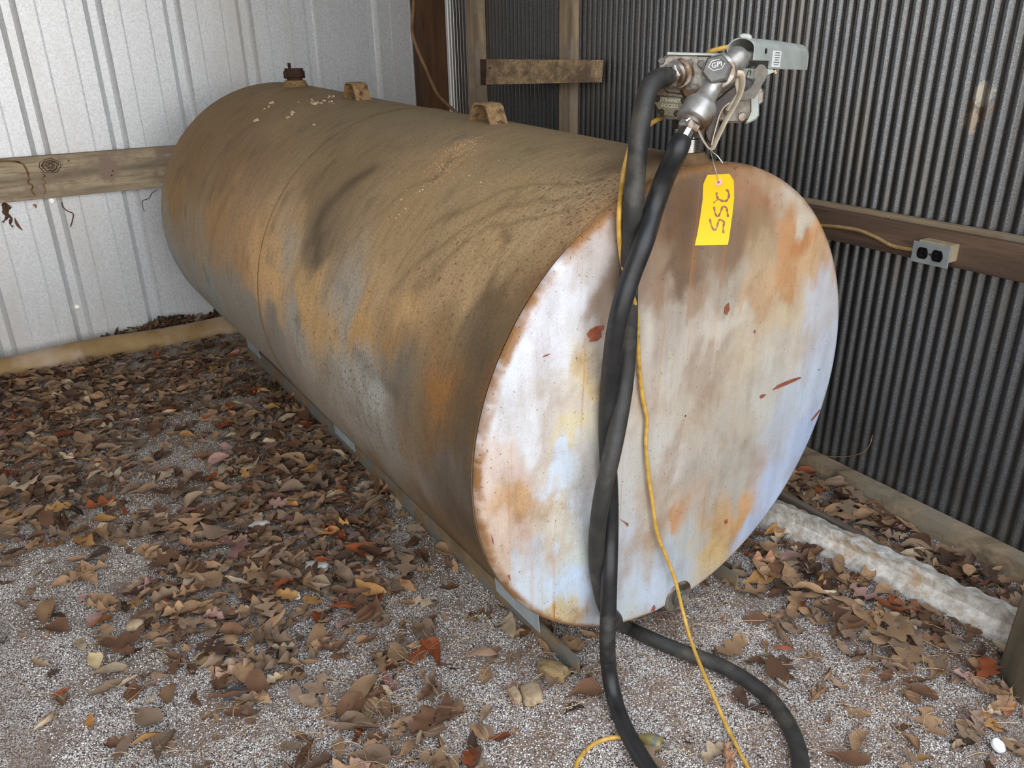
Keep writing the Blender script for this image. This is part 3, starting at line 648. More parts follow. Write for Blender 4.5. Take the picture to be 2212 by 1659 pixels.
FC = [(1500,400,128,104,84,.3),(1600,370,168,128,96,.3),(1440,430,112,92,76,.3),(1380,480,124,104,90,.3),(1560,385,130,108,86,.3),(1695,400,180,148,118,.2),(1700,425,208,198,180,.1),(1745,465,202,192,176,.1),(1650,450,162,122,92,.3),(1600,500,132,110,90,.3),(1640,560,178,154,124,.2),(1480,560,122,100,82,.3),(1450,600,118,98,80,.3),(1420,560,152,132,112,.2),(1400,650,152,128,108,.2),(1500,640,166,146,126,.2),(1560,620,172,162,148,.1),(1620,520,152,128,98,.2),(1700,520,198,148,104,.2),(1740,520,188,128,80,.3),(1770,500,204,164,124,.2),(1750,580,202,168,128,.2),(1700,600,194,148,104,.3),(1790,560,212,184,164,.1),(1765,640,206,208,214,0),(1700,680,204,186,158,.1),(1640,640,194,164,130,.2),(1600,700,208,200,182,.1),(1550,720,198,188,174,.1),(1480,700,192,182,170,.2),(1430,700,172,160,148,.2),(1785,760,206,214,228,0),(1700,760,206,198,184,.1),(1750,850,192,204,220,0),(1650,850,192,188,178,.1),(1600,800,198,184,162,.2),(1530,800,170,154,138,.2),(1440,800,192,184,172,.2),(1500,900,184,174,158,.2),(1600,920,184,174,158,.1),(1700,900,184,190,198,0),(1750,950,178,194,222,0),(1680,1040,178,190,214,0),(1580,1000,172,168,158,.2),(1500,1000,172,162,150,.3),(1430,1000,192,188,180,.3),(1595,1095,194,152,106,.3),(1560,1140,192,160,116,.4),(1630,1120,172,188,214,0),(1540,1200,196,170,120,.4),(1500,1160,176,178,174,.1),(1430,1100,186,178,164,.3),(1420,1170,178,166,150,.3),(1460,1140,184,140,104,.4),(1450,1210,172,180,186,.1),(1400,1280,192,204,220,.1),(1440,1240,186,198,212,.1),(1380,1330,190,194,190,.2),
(1330,530,152,122,98,.3),(1290,560,206,196,190,.3),(1250,600,226,226,230,.2),(1200,650,228,228,234,.2),(1150,720,230,231,238,.2),(1250,700,216,214,214,.1),(1310,640,150,132,116,.2),(1180,800,226,227,232,.1),(1110,830,224,228,234,.1),(1250,830,226,206,162,.5),(1270,780,216,206,190,.3),(1280,900,202,192,176,.3),(1150,900,226,227,230,.1),(1080,900,222,222,224,.2),(1200,950,206,196,190,.3),(1220,968,216,202,164,.4),(1075,990,216,198,186,.3),(1060,1050,216,198,186,.3),(1120,1080,202,162,120,.5),(1135,1100,198,162,122,.5),(1100,1020,212,192,182,.3),(1200,1040,206,218,232,.1),(1190,1120,206,192,170,.5),(1250,1100,202,208,214,.3),(1260,1160,196,202,196,.2),(1205,1160,206,200,184,.3),(1150,1170,206,186,176,.3),(1095,1200,202,182,166,.2),(1200,1230,192,208,226,.1),(1260,1250,188,204,224,.1),(1180,1290,192,202,208,.2),(1225,1335,194,176,136,.9),(1270,1345,192,202,214,.2),(1200,1315,190,178,142,.7),(1145,1250,192,198,204,.2),(1340,1000,196,192,184,.2),(1340,800,200,192,180,.2),(1340,1200,190,196,204,.2)]
fp = []; fv = []
for x, y, r, g, b_, d in FC:
    q = face(x, y) - C_; fp.append((q @ SD, q @ T_)); fv.append((*(q * (.92 if r > 205 else 1.0) for q in lin((r, g, b_))), d))
rr = list(np.linspace(.002, R_ - EDGE, 150)) + [R_ - EDGE + EDGE * math.sin(t) for t in np.linspace(.15, PI / 2, 10)]
xx = [0.0] * 150 + [EDGE - EDGE * math.cos(t) for t in np.linspace(.15, PI / 2, 10)]
NA = 420; RRR, TT = np.meshgrid(rr, np.linspace(0, 2 * PI, NA, endpoint=False), indexing='ij'); XX = np.repeat(xx, NA)
RRR = RRR.ravel(); TT = TT.ravel(); Y2 = np.cos(TT) * RRR; Z2 = np.sin(TT) * RRR
bulge = .0012 * np.sin(Y2 * 9 + 1) * np.cos(Z2 * 7) * (1 - (RRR / R_) ** 4)
PF = np.column_stack([Y2, Z2]); PFw = PF + np.column_stack([fbm2(PF * [1.6, 1], 5.5, 3, 5) * .04, fbm2(PF * [2.2, 1], 5.5, 60, 5) * .075])
cols = wavg(PFw, np.array(fp), np.array(fv), .022, 2.1)
e = np.clip((RRR - (R_ - .017)) / .012, 0, 1) * (.55 + .45 * np.array([mnoise.noise(Vector((math.cos(t) * 9, math.sin(t) * 9, r * 60))) + .7 * mnoise.noise(Vector((math.cos(t) * 38, math.sin(t) * 38, r * 90))) for t, r in zip(TT, RRR)]) * 1.3).clip(0, 1)
e = np.clip(e * 1.35, 0, 1); e = (e * np.where(Y2 > .12, .5, 1.0))[:, None]
cols[:, :3] = cols[:, :3] * (1 - e) + np.array(lin((142, 102, 64))) * e; cols[:, 3] += e[:, 0] * .5
grid_obj('front_head', np.column_stack([XX + bulge, -Y2, Z2]), 160, NA, M['head'], cols, np.column_stack([XX, -Y2, Z2]))
bk = np.column_stack([np.full(64, L_ - EDGE), -np.cos(np.linspace(0, 2 * PI, 64, endpoint=False)) * R_, np.sin(np.linspace(0, 2 * PI, 64, endpoint=False)) * R_])
bk2 = bk * [1, .9, .9] + [.03, 0, 0]; o = mk('rear_head', list(bk) + list(bk2), [(i, (i + 1) % 64, 64 + (i + 1) % 64, 64 + i) for i in range(64)] + [tuple(range(64, 128))], M['skid'], None, True); o.parent = tank
def ring(x, r, tr, name, mat):
    vs = MB(); p = [np.array([x, -math.cos(t) * r, math.sin(t) * r]) for t in np.linspace(0, 2 * PI, 161)]
    vs.tube(p, tr, 6, False); o = vs.build(name, mat, None, True); o.parent = tank; return o
plab(ring(L_ / 2, R_ - .0002, .0016, 'weld_seam', M['seam']), 'thin rusty seam round the middle of the tank')
ring(EDGE + .004, R_ - .0003, .0018, 'rim_seam', M['seam'])
# primer chips on the white end
def chip(pts, name='paint_chip'):
    p = [face(x, y, .0016) for x, y in pts]
    q = MB().prism(p, -A_, .0006).build(name, M['chip'], tank); return q
chip([(1268,722),(1275,712),(1288,705),(1305,703),(1304,711),(1298,716),(1300,727),(1290,736),(1273,738),(1275,730),(1271,729)])
for pts in ([(1668,843),(1680,832),(1700,823),(1716,817),(1722,816),(1729,814),(1731,816),(1722,821),(1700,831),(1680,839)], [(1641,857),(1646,852),(1655,852),(1650,857),(1644,861)],
            [(1752,908),(1760,897),(1771,884),(1772,886),(1763,899),(1754,909)], [(1172,770),(1180,766),(1189,764),(1183,768),(1174,771)], [(1629,716),(1631,712),(1632,718),(1630,720)],
            [(1564,1127),(1571,1121),(1572,1129),(1567,1132)], [(1406,1320),(1413,1306),(1416,1312),(1413,1320)], [(1061,1155),(1065,1165),(1067,1178),(1064,1172)], [(1096,1244),(1101,1241),(1103,1255),(1100,1250)],
            [(1337,1120),(1350,1127),(1358,1131),(1356,1138),(1350,1130)], [(1566,663),(1574,654),(1576,668),(1570,680),(1565,676)], [(1766,799),(1771,797),(1769,800)]):
    chip(pts)
# drain fitting low on the white end
dc = face(1464, 1287) ; dcl = MB().lathe(dc, -A_, [(-.004, .040), (.003, .038), (.0045, .034), (.0020, .029), (.001, .012)], 36, False).build('drain_dish', M['alu_d'], tank, True)
plab(dcl, 'worn grey dish around the drain plug')
dp_ = MB().lathe(dc, -A_, [(-.002, .020), (.010, .020), (.012, .018)], 20).build('drain_collar', M['alu_g'], tank, True)
MB().box(dc - A_ * .018, (A_, SD, T_), (.009, .009, .009), .0015).build('drain_plug', M['alu_d'], tank)
# lifting lugs
def lug(k):
    b0 = C_ + A_ * k + T_ * (R_ - .004); w = .024; th_ = .004
    pr = [(-.052, 0), (-.030, .042), (-.018, .049), (.018, .049), (.030, .042), (.052, 0)]
    inn = [(x * (.93 if z > .01 else .9), z - (th_ if z > .01 else 0)) for x, z in pr]
    vs = []; n = len(pr)
    for s in (-1, 1):
        for x, z in pr + inn[::-1]: vs.append(b0 + A_ * x + T_ * z + SD * w * s)
    m = 2 * n; fs = [(i, (i + 1) % m, m + (i + 1) % m, m + i) for i in range(m)]
    for s in (0, m):
        for i in range(n - 1): fs.append((s + i, s + i + 1, s + m - 2 - i, s + m - 1 - i))
    o = mk('lifting_lug', vs, fs, M['rust_l'], tank)
    bm = bmesh.new(); bm.from_mesh(o.data); bmesh.ops.recalc_face_normals(bm, faces=bm.faces[:]); bm.to_mesh(o.data); bm.free(); return o
lug(1.447); lug(.707)
# filler neck and cap at the far end
fb = C_ + A_ * 1.965 + T_ * (R_ - .006)
MB().lathe(fb, ZZ, [(0, .056), (.010, .044), (.022, .037), (.026, .036), (.027, .030)], 28).build('filler_neck', M['rust_l'], tank, True)
cap = MB().lathe(fb + ZZ * .026, ZZ, [(0, .027), (.010, .028), (.012, .033), (.020, .034), (.022, .031), (.036, .033), (.040, .031)], 24).build('filler_cap', M['rust'], tank, True)
MB().tube([fb + ZZ * .062 + SD * -.014, fb + ZZ * .084 + SD * -.015], .0055, 10).build('pin', M['rust'], cap, True)
for s in (-1, 1):
    MB().box(fb + ZZ * .045 + SD * .031 * s, (SD, A_, ZZ), (.006, .008, .012), .002).build('cam_ear', M['rust'], cap)
# skid rails, support plates
for s in (-1, 1):
    r_ = MB(); za = 0.0
    p0 = C_ + SD * s * .242; base = lambda k, zo: p0 + A_ * k - T_ * (p0 @ ZZ - 0) * 0
    def sk(k, lat, z): P = C_ + SD * s * lat + A_ * k; return np.array([P[0], P[1], z + .036 * k])
    for la, lb, zb_, zt_ in ((.240, .246, -.03, .040),):
        vs = [sk(k, la_, z) for k in (.02, 2.2) for la_ in (la, lb) for z in (zb_, zt_)]
        r_.add(vs, [(0, 1, 3, 2), (4, 6, 7, 5), (0, 4, 5, 1), (2, 3, 7, 6), (0, 2, 6, 4), (1, 5, 7, 3)])
    o = r_.build('skid_rail', M['skid_b'], tank)
    for k0, k1 in ((.15, .32), (1.12, 1.27), (2.02, 2.16)):
        vs = []
        for k, zb_ in ((k0, .02), (k0 + .0, .135), (k1, .135), (k1, .02)):
            for la in (.2465, .2505): vs.append(sk(k, la if zb_ < .1 else la + .012, zb_))
        o = MB().add(vs, [(0, 2, 3, 1), (2, 4, 5, 3), (4, 6, 7, 5), (6, 0, 1, 7), (0, 6, 4, 2), (1, 3, 5, 7)]).build('support_plate', M['plate'], tank)
# crumbs and sawdust that fell on top of the tank
def crumbs(name, spots, mat, label, rad):
    vs = []; fs = []
    for x, y, n, sp_, sz in spots:
        a0, t0, _ = cyl(x, y)
        for _ in range(n):
            a1 = a0 + random.gauss(0, sp_); t1 = t0 + random.gauss(0, sp_ * .8) / R_
            P = C_ + A_ * a1 + (SD * math.cos(t1) + T_ * math.sin(t1)) * (R_ + .0012); r = sz * random.uniform(.5, 1.3)
            k = len(vs)
            for d in ((1, 0, 0), (-1, 0, 0), (0, 1, 0), (0, -1, 0), (0, 0, 1), (0, 0, -1)):
                vs.append(P + np.array(d) * r * random.uniform(.5, 1.3))
            fs += [(k + a, k + b_, k + c) for a, b_, c in ((0, 2, 4), (2, 1, 4), (1, 3, 4), (3, 0, 4), (2, 0, 5), (1, 2, 5), (3, 1, 5), (0, 3, 5))]
    o = mk(name, vs, fs, mat); return tag(o, label, 'debris', None, 'stuff')
M['dust'] = mat_simple('sawdust', (176, 142, 108), (206, 172, 134), 60, .9, 0, 0); M['crumb'] = mat_simple('wood_crumb', (196, 170, 136), (222, 200, 168), 60, .9, 0, 0)
crumbs('sawdust', [(985, 325, 260, .028, .0012), (1010, 310, 160, .02, .0012), (960, 365, 200, .025, .0012), (930, 390, 70, .03, .0011)], M['dust'], 'patch of tan sawdust on the dusty tank top below the nearer lug', 0)
crumbs('wood_crumbs', [(589, 222, 5, .006, .006), (580, 232, 3, .006, .005), (554, 263, 4, .006, .006), (626, 252, 5, .008, .006), (635, 243, 4, .006, .006), (684, 224, 5, .008, .005), (672, 218, 6, .015, .004), (700, 222, 6, .02, .004), (715, 210, 5, .01, .005), (765, 212, 6, .02, .005), (680, 268, 3, .006, .004), (900, 430, 4, .02, .0025), (850, 470, 3, .02, .0025), (1000, 395, 5, .05, .002)], M['crumb'], 'pale wood crumbs scattered on the tank top near the filler cap', 0)

# ================================================================== PUMP
YP = 1.392                                  # plane of the pump's front castings
RGT = np.array([.978, -.205, 0]); RGT /= np.linalg.norm(RGT)   # to the right, square to the line of sight
TOW = np.array([-.205, -.978, 0]); TOW /= np.linalg.norm(TOW)  # towards the viewer
PC = at(1500, 200, 1.40)
def pp_(x, y, off=0.0):                      # point on the pump face plane, off metres towards the viewer
    return pl(x, y, PC + TOW * off, TOW)
pump = empty('fuel_transfer_pump', C_ + A_ * .06 + T_ * R_, 'grey cast metal fuel transfer pump standing on the tank top behind the nozzle', 'pump')
def disc(x, y, r, off0, off1, name, mat, parent, n=28, bev=.002, ax=None):
    p = pp_(x, y, off0); ax = TOW if ax is None else ax; d = off1 - off0
    return MB().lathe(p, ax, [(0, r), (d - bev, r), (d, r - bev)], n).build(name, mat, parent, True)
hs = [(1441,117),(1590,121),(1606,140),(1608,215),(1566,262),(1440,258),(1417,238),(1413,205),(1424,165),(1428,128)]
housing = MB().prism([pp_(x, y, 0) for x, y in hs], -TOW, .10, .004).build('housing', M['alu_d'], pump)
top = MB().prism([pp_(x, y, .004) for x, y in [(1441,113),(1588,117),(1588,121),(1441,118)]], -TOW, .10, .0008).build('top_plate', M['sheet'], pump)
flange = MB().prism([pp_(x, y, .006) for x, y in [(1444,120),(1505,121),(1512,135),(1516,150),(1530,175),(1520,196),(1500,200),(1470,204),(1440,200),(1425,180),(1424,135)]], -TOW, .012, .002).build('front_flange', M['alu_d'], pump)
for x, y in ((1429, 131), (1489, 136), (1514, 138)):
    MB().lathe(pp_(x, y, .005), TOW, [(0, .0062), (.006, .0062), (.0072, .005)], 6).build('bolt', M['alu_g'], pump)
rot = disc(1500, 188, .023, 0, .0105, 'rotor_cover', M['alu_d'], pump, 36, .004)
for y in (183, 191):
    MB().box(pp_(1495, y, .0108), (RGT, TOW, ZZ), (.010, .0008, .0014)).build('embossed_bar', M['alu_g'], rot)
boss = disc(1467, 160, .0245, .004, .018, 'outlet_boss', M['alu'], pump, 36, .004)
axp = pp_(1428, 168, .052) - pp_(1462, 160, .018); axp /= np.linalg.norm(axp)
pe = pp_(1462, 160, .016)
MB().lathe(pe, axp, [(0, .021), (.006, .021), (.009, .018)], 30).build('outlet_ring', M['alu'], pump, True)
MB().lathe(pe + axp * .009, axp, [(0, .0195), (.009, .0195), (.0105, .0175)], 6).build('hex_nut', M['alu'], pump)
# strainer plate
spl = [(1414,206),(1477,211),(1485,218),(1484,226),(1464,250),(1457,254),(1434,250),(1427,244),(1414,224),(1412,212)]
strp = MB().prism([pp_(x, y, .012) for x, y in spl], -TOW, .016, .0015).build('strainer_plate', M['strain'], pump)
plab(strp, 'olive grey cover plate reading STRAINER ACCESS')
stx = pp_(1480, 214, 0) - pp_(1418, 209, 0); sty = np.cross(TOW, stx) * -1
sty = sty if sty[2] > 0 else -sty
text_mesh('raised_lettering', 'STRAINER', .0082, pp_(1448, 217, .0125), stx, sty, M['raised'], strp, .0006)
text_mesh('raised_lettering', 'ACCESS', .0082, pp_(1446, 229, .0125), stx, sty, M['raised'], strp, .0006)
for x, y in ((1420, 213), (1477, 217), (1429, 242), (1462, 245)):
    MB().lathe(pp_(x, y, .011), TOW, [(0, .0052), (.003, .0052), (.0048, .0036)], 12).build('screw', M['dark'], strp, True)
# neck, threaded riser, weld collar
nk = C_ + A_ * .062 + T_ * (R_ - .004)
zt_ = pp_(1470, 258, -.03)[2]
MB().lathe(nk, ZZ, [(0, .050), (.006, .040), (.016, .032), (.018, .031)], 32).build('weld_collar', M['seam'], pump, True)
pr = [(.014, .0225)]; z = .014
while z < .042: pr += [(z, .0225), (z + .0012, .0238), (z + .0024, .0225)]; z += .0036
pr += [(.043, .0215), (.060, .0215)]
MB().lathe(nk, ZZ, pr, 30).build('threaded_riser', M['chrome'], pump, True)
MB().lathe(nk + ZZ * .056, ZZ, [(0, .020), (.003, .029), (.022, .029), (.030, .026), (zt_ - nk[2] - .05, .030)], 8).build('bung_adaptor', M['dark'], pump)
# motor behind, right
mo = [(1558,182),(1566,170),(1620,172),(1634,186),(1634,240),(1622,258),(1600,266),(1570,266),(1558,250)]
motor = MB().prism([pp_(x, y, .0) for x, y in mo], -TOW, .075, .004).build('motor_housing', M['alu_d'], pump)
MB().prism([pp_(x, y, .004) for x, y in [(1625,178),(1634,184),(1640,200),(1640,250),(1634,258),(1620,266),(1610,268),(1616,258),(1622,245),(1622,200)]], -TOW, .07, .003).build('motor_flange', M['sheet'], pump)
MB().prism([pp_(x, y, -.012) for x, y in [(1634,184),(1645,188),(1651,197),(1649,222),(1640,228),(1630,226)]], -TOW, .045, .003).build('motor_end_cap', M['alu'], pump)
MB().lathe(pp_(1603, 252, .001), TOW, [(0, .0068), (.005, .0068), (.006, .006)], 16).build('bolt', M['alu'], pump, True)
MB().lathe(pp_(1601, 190, .0), TOW, [(0, .020), (.006, .018), (.012, .010)], 24).build('motor_dome', M['alu_g'], pump, True)
sw = MB().prism([pp_(x, y, .006) for x, y in [(1596,146),(1670,150),(1674,156),(1636,172),(1600,170)]], -TOW, .05, .002).build('switch_box', M['sheet'], pump)
MB().tube(spline([pp_(x, y, .0068) for x, y in [(1613,166),(1615,157),(1619,152),(1622,155),(1620,163)]], 4), .0006, 5).build('pen_mark', M['dark'], sw)
MB().tube([pp_(1673, 152, .0), pp_(1676, 159, .0)], .0022, 8).build('yellow_stub', M['cord'], sw, True)
# dull crescent lever
lv = [(1640,139),(1648,139),(1654,144),(1659,153),(1658,163),(1651,176),(1643,190),(1636,203),(1630,212),(1615,216),(1604,217),(1596,216),(1601,207),(1606,199),(1613,196),(1621,190),(1627,181),(1631,171),(1629,164),(1627,158),(1630,150)]
MB().prism([pp_(x, y, .034) for x, y in lv], -TOW, .004, .0006).build('shut_off_lever', M['lever'], pump)
# nozzle boot: inverted sheet metal channel
bo0 = at(1600, 112, 1.335); bo1 = at(1722, 120, 1.545); D_ = bo1 - bo0; LB = np.linalg.norm(D_); D_ /= LB
Wd = np.cross(ZZ, D_); Wd /= np.linalg.norm(Wd); Wd = Wd if Wd @ TOW > 0 else -Wd; Ud = np.cross(D_, Wd); Ud = Ud if Ud[2] > 0 else -Ud
def bsec(hn, hf, top, w, t):
    out = []
    for i in range(13):
        a = PI * i / 12; out.append((math.cos(a) * (w - t), top - w * .72 + math.sin(a) * (w * .72 - t)))
    return [(w - t, -hn + (0))] + out + [(-(w - t), -hf)]
bb = MB(); tt = [0, .02, .26, .262, .5, .93, .985, 1.0]; wf = .023
rows = []
for q in tt:
    hn = .012 if q <= .26 else .024; hf = .020
    top_ = .021 if q < .93 else (.019 if q < .99 else .014); sh = 1 if q < .95 else .92
    rows.append([bo0 + D_ * LB * q + Wd * x * sh + Ud * z for x, z in bsec(hn, hf, top_, wf, 0)] +
                [bo0 + D_ * LB * q + Wd * x * sh + Ud * z for x, z in bsec(hn - .0003, hf - .0003, top_, wf, .0022)][::-1])
k = len(rows[0]); vs = [p for r_ in rows for p in r_]; fs = []
for i in range(len(rows) - 1):
    for j in range(k): fs.append((i * k + j, i * k + (j + 1) % k, (i + 1) * k + (j + 1) % k, (i + 1) * k + j))
fs.append(tuple(range(k))); fs.append(tuple(range((len(rows) - 1) * k, len(rows) * k)))
boot = MB().add(vs, fs).build('nozzle_boot', M['sheet'], pump, True); plab(boot, 'pale grey sheet metal nozzle boot')
capq = [bo0 + D_ * (LB - .002) + Wd * x * .9 + Ud * z for x, z in bsec(.024, .020, .015, wf, .001)]
MB().prism(capq, D_, .0015).build('boot_end', M['sheet'], boot)
tb = [at(x, y, 1.335) for x, y in [(1596,78),(1600,74),(1606,72),(1619,73),(1624,77),(1626,86),(1616,84),(1600,83)]]
MB().prism(tb, -TOW, .012, .002).build('boot_tab', M['sheet'], boot)
MB().lathe(bo0 + D_ * LB * .17 + Wd * (wf + .0004) + Ud * .002, Wd, [(-.0005, .0042), (.0005, .0042)], 14).build('slot_hole', M['blk'], boot)
lc = bo0 + D_ * LB * .36 + Wd * (wf + .0008) + Ud * -.009
lab = MB().box(lc, (D_, Ud, Wd), (.019, .0125, .0003)).build('label_sticker', M['white'], boot)
plab(lab, 'small white label with lines of fine print')
for i in range(6):
    w = (.012, .0125, .0115, .009, .0135, .010)[i]
    xk = -w
    while xk < w:
        ww = random.uniform(.0008, .0024)
        MB_ = MB().box(lc + Wd * .0005 + D_ * (xk + ww / 2) + Ud * (.0095 - i * .0036), (D_, Ud, Wd), (ww / 2, .0008, .0001)); xk += ww + .0006
        if i == 0 and xk < -w + .004: pr_ = MB()
        pr_.v += [] ; pr_.add(MB_.v, MB_.f)
pr_.build('fine_print', M['print'], lab)

# ================================================================== NOZZLE
noz = empty('fuel_nozzle', at(1497, 268, 1.262), 'cast aluminium hand nozzle hung in front of the pump with its hose end down', 'nozzle')
YN = lambda y: 1.262 + (268 - y) / 150 * .062    # the nozzle leans away from the viewer towards its top
def nz(x, y, dy=0.0): return at(x, y, YN(y) + dy)
ax1 = nz(1552, 165) - nz(1496, 262); L1 = np.linalg.norm(ax1); ax1 /= L1
n0 = nz(1496, 262)
MB().lathe(n0, ax1, [(-.002, .0235), (0, .0262), (.026, .0262), (.032, .0235), (.040, .0172), (.052, .0158), (L1 * .82, .0160), (L1 * .96, .019)], 36).build('body_tube', M['alu'], noz, True)
hub = nz(1553, 159); upv = nz(1605, 118, .005)
ax2 = upv - hub; L2 = np.linalg.norm(ax2); ax2 /= L2
tilt = TOW * .93 + ZZ * .28 - RGT * .18; tilt /= np.linalg.norm(tilt)
MB().lathe(hub - tilt * .022, tilt, [(0, .017), (.004, .024), (.030, .0265), (.034, .0258), (.036, .023)], 40).build('valve_body', M['alu'], noz, True)
capn = MB().lathe(hub + tilt * .013, tilt, [(0, .0228), (.003, .0228), (.0032, .0222), (.014, .0222), (.0165, .0195)], 6, True, .25).build('hex_cap', M['alu_g'], noz)
plab(capn, 'dark hexagonal cap with a raised emblem')
u_ = np.cross(tilt, ZZ); u_ = u_ / np.linalg.norm(u_); u_ = u_ if u_ @ RGT > 0 else -u_; v_ = np.cross(tilt, u_); v_ = v_ if v_[2] > 0 else -v_
ec = hub + tilt * .0298 + v_ * .005; eu = u_ * .97 + v_ * .24; ev = v_ * .97 - u_ * .24
hx = [ec + eu * .0125 * math.cos(a) + ev * .0085 * math.sin(a) for a in np.linspace(0, 2 * PI, 7)]
em = MB().tube(hx, .0006, 5, False)
em.build('emblem_outline', M['chrome'], capn)
text_mesh('emblem_letters', 'GPI', .0105, ec - tilt * .0003, eu, ev, M['chrome'], capn, .0006)
MB().lathe(hub, ax2, [(0, .019), (.018, .0175), (.028, .0172), (.036, .0185), (.046, .018), (.052, .014), (.054, .011)], 32).build('spout_socket', M['alu'], noz, True)
sp1 = upv + ax2 * -.002
MB().tube(spline([sp1 - D_ * .0, at(1630, 122, 1.345), at(1660, 124, 1.40)], 6), .0068, 16).build('spout', M['alu'], noz, True)
# swivel and ferrule
MB().lathe(n0 - ax1 * .002, -ax1, [(0, .019), (.006, .0185)], 24).build('swivel_seat', M['alu_d'], noz, True)
sv = MB().lathe(n0 - ax1 * .007, -ax1, [(0, .0178), (.0095, .0178), (.0115, .0165)], 6).build('swivel_nut', M['alu'], noz)
MB().tube([nz(1481, 262, -.03), nz(1490, 256, -.03)], .002, 6).build('lock_pin', M['chrome'], noz, True)
fe = n0 - ax1 * .018
pr = [(0, .0125)]
MB().lathe(fe, -ax1, [(0, .0135), (.024, .0138), (.025, .012)], 12).build('hose_ferrule', M['chrome'], noz)
# trigger guard: flat strap
def strap(pts, dys, w, t, name, mat, par):
    P = spline([nz(x, y, d) for (x, y), d in zip(pts, dys)], 6)
    return MB().tube(P, (w, t), 8, True, TOW).build(name, mat, par, True)
strap([(1592,158),(1601,160),(1604,172),(1602,192),(1595,212),(1582,236),(1569,258),(1557,282),(1547,303),(1538,321),(1531,320),(1521,306),(1513,290),(1507,274)], [-.004] * 14, .0046, .0013, 'guard_strap', M['guard'], noz)
strap([(1597,162),(1594,178),(1593,198),(1585,218),(1572,240)], [.004] * 5, .0044, .0012, 'guard_strap', M['guard'], noz)
strap([(1576,222),(1563,233),(1554,250),(1547,274),(1541,296),(1537,314)], [-.006] * 6, .0012, .0012, 'trigger_wire', M['guard'], noz)
trg = [(1573,196),(1590,184),(1593,200),(1582,216),(1562,238),(1550,262),(1543,288),(1538,312),(1529,306),(1522,286),(1520,262),(1528,240),(1548,215)]
plab(MB().prism([nz(x, y, .002) for x, y in trg], -TOW, .014, .003).build('trigger', M['grime'], noz), 'greasy dark hand lever inside the guard')

# ================================================================== HOSE
ho = empty('fuel_hose', gnd(1500, 1600), 'thick black rubber hose crossing itself down the white tank end', 'hose')
G = lambda x, y: gnd(x, y, .017)
Fo = lambda x, y, o: face(x, y, o)
Apath = [pe + axp * .030, at(1412, 176, 1.345), at(1397, 205, 1.325), at(1385, 260, 1.31), at(1376, 340, 1.295), Fo(1369, 430, .030), Fo(1363, 520, .022), Fo(1358, 620, .020), Fo(1357, 720, .020), Fo(1350, 820, .024), Fo(1338, 900, .040),
         Fo(1322, 980, .056), Fo(1303, 1060, .056), Fo(1291, 1140, .036), Fo(1289, 1210, .022), Fo(1297, 1270, .020), Fo(1312, 1318, .026), G(1350, 1352), G(1400, 1377), G(1470, 1406), G(1545, 1433), G(1610, 1468), G(1665, 1512), G(1703, 1565), G(1724, 1620), G(1730, 1675), G(1718, 1740), G(1670, 1800), G(1590, 1820), G(1500, 1790)]
Bpath = [fe - ax1 * .020, nz(1462, 328, -.004), at(1436, 385, 1.262), at(1413, 450, 1.262), Fo(1392, 520, .060), Fo(1362, 600, .058), Fo(1338, 680, .056), Fo(1324, 760, .040), Fo(1316, 840, .022), Fo(1312, 920, .019), Fo(1314, 1000, .018), Fo(1318, 1080, .018), Fo(1318, 1160, .024), Fo(1316, 1240, .046), Fo(1314, 1320, .056), Fo(1312, 1390, .070), gnd(1316, 1450, .06), G(1328, 1512), G(1350, 1572), G(1378, 1624), G(1408, 1672), G(1450, 1740), G(1500, 1790)]
cutA = 14
MB().tube(spline(Apath, 8), .0158, 20).build('hose_length', M['rubber_old'], ho, True)
MB().tube(spline(Bpath, 8), .0160, 20).build('hose_length', M['rubber'], ho, True)
MB().tube([pe + axp * .018, pe + axp * .036], .0155, 14).build('hose_ferrule', M['chrome'], ho, True)

# ================================================================== CORDS
pc = empty('power_cord', gnd(1540, 1500), 'yellow power cord hanging beside the hose down the white tank end to its plug', 'cord')
K = lambda x, y: gnd(x, y, .0045)
cpath = [at(1640, 118, 1.46), at(1612, 104, 1.44), at(1585, 101, 1.43), at(1556, 105, 1.43), at(1530, 116, 1.445), at(1515, 150, 1.52), at(1480, 225, 1.52), at(1440, 248, 1.47), at(1405, 268, 1.36), at(1370, 300, 1.335), at(1352, 350, 1.33), at(1343, 400, 1.318), Fo(1338, 450, .012), Fo(1337, 500, .012), Fo(1343, 560, .012), Fo(1356, 610, .036), Fo(1368, 645, .037), Fo(1375, 680, .018), Fo(1378, 740, .010), Fo(1381, 800, .008), Fo(1388, 860, .008), Fo(1397, 905, .008), Fo(1395, 960, .008), Fo(1401, 1030, .010), Fo(1410, 1090, .011), Fo(1419, 1150, .013), Fo(1440, 1205, .016), Fo(1459, 1255, .022), Fo(1475, 1320, .04), gnd(1493, 1385, .04), gnd(1516, 1445, .038), gnd(1540, 1500, .028), gnd(1568, 1565, .012), K(1598, 1625), K(1620, 1680), K(1600, 1780), K(1480, 1850), K(1330, 1830), K(1250, 1740), K(1243, 1665), K(1258, 1630), K(1285, 1606), K(1320, 1594), K(1362, 1593), gnd(1384, 1597, .009)]
MB().tube(spline(cpath, 8), .0040, 10).build('cord_jacket', M['cord'], pc, True)
pa_ = gnd(1380, 1592, .010); pd = gnd(1432, 1610, .011) - pa_; pl_ = np.linalg.norm(pd); pd /= pl_
pg = MB().lathe(pa_, pd, [(0, .006), (pl_ * .12, .008), (pl_ * .2, .0085), (pl_ * .3, .0125), (pl_ * .75, .0145), (pl_ * .8, .0145)], 16).build('plug', M['plug'], pc, True)
MB().lathe(pa_ + pd * pl_ * .62, pd, [(0, .0148), (pl_ * .16, .0150)], 16).build('plug_band', M['plug_d'], pg, True)
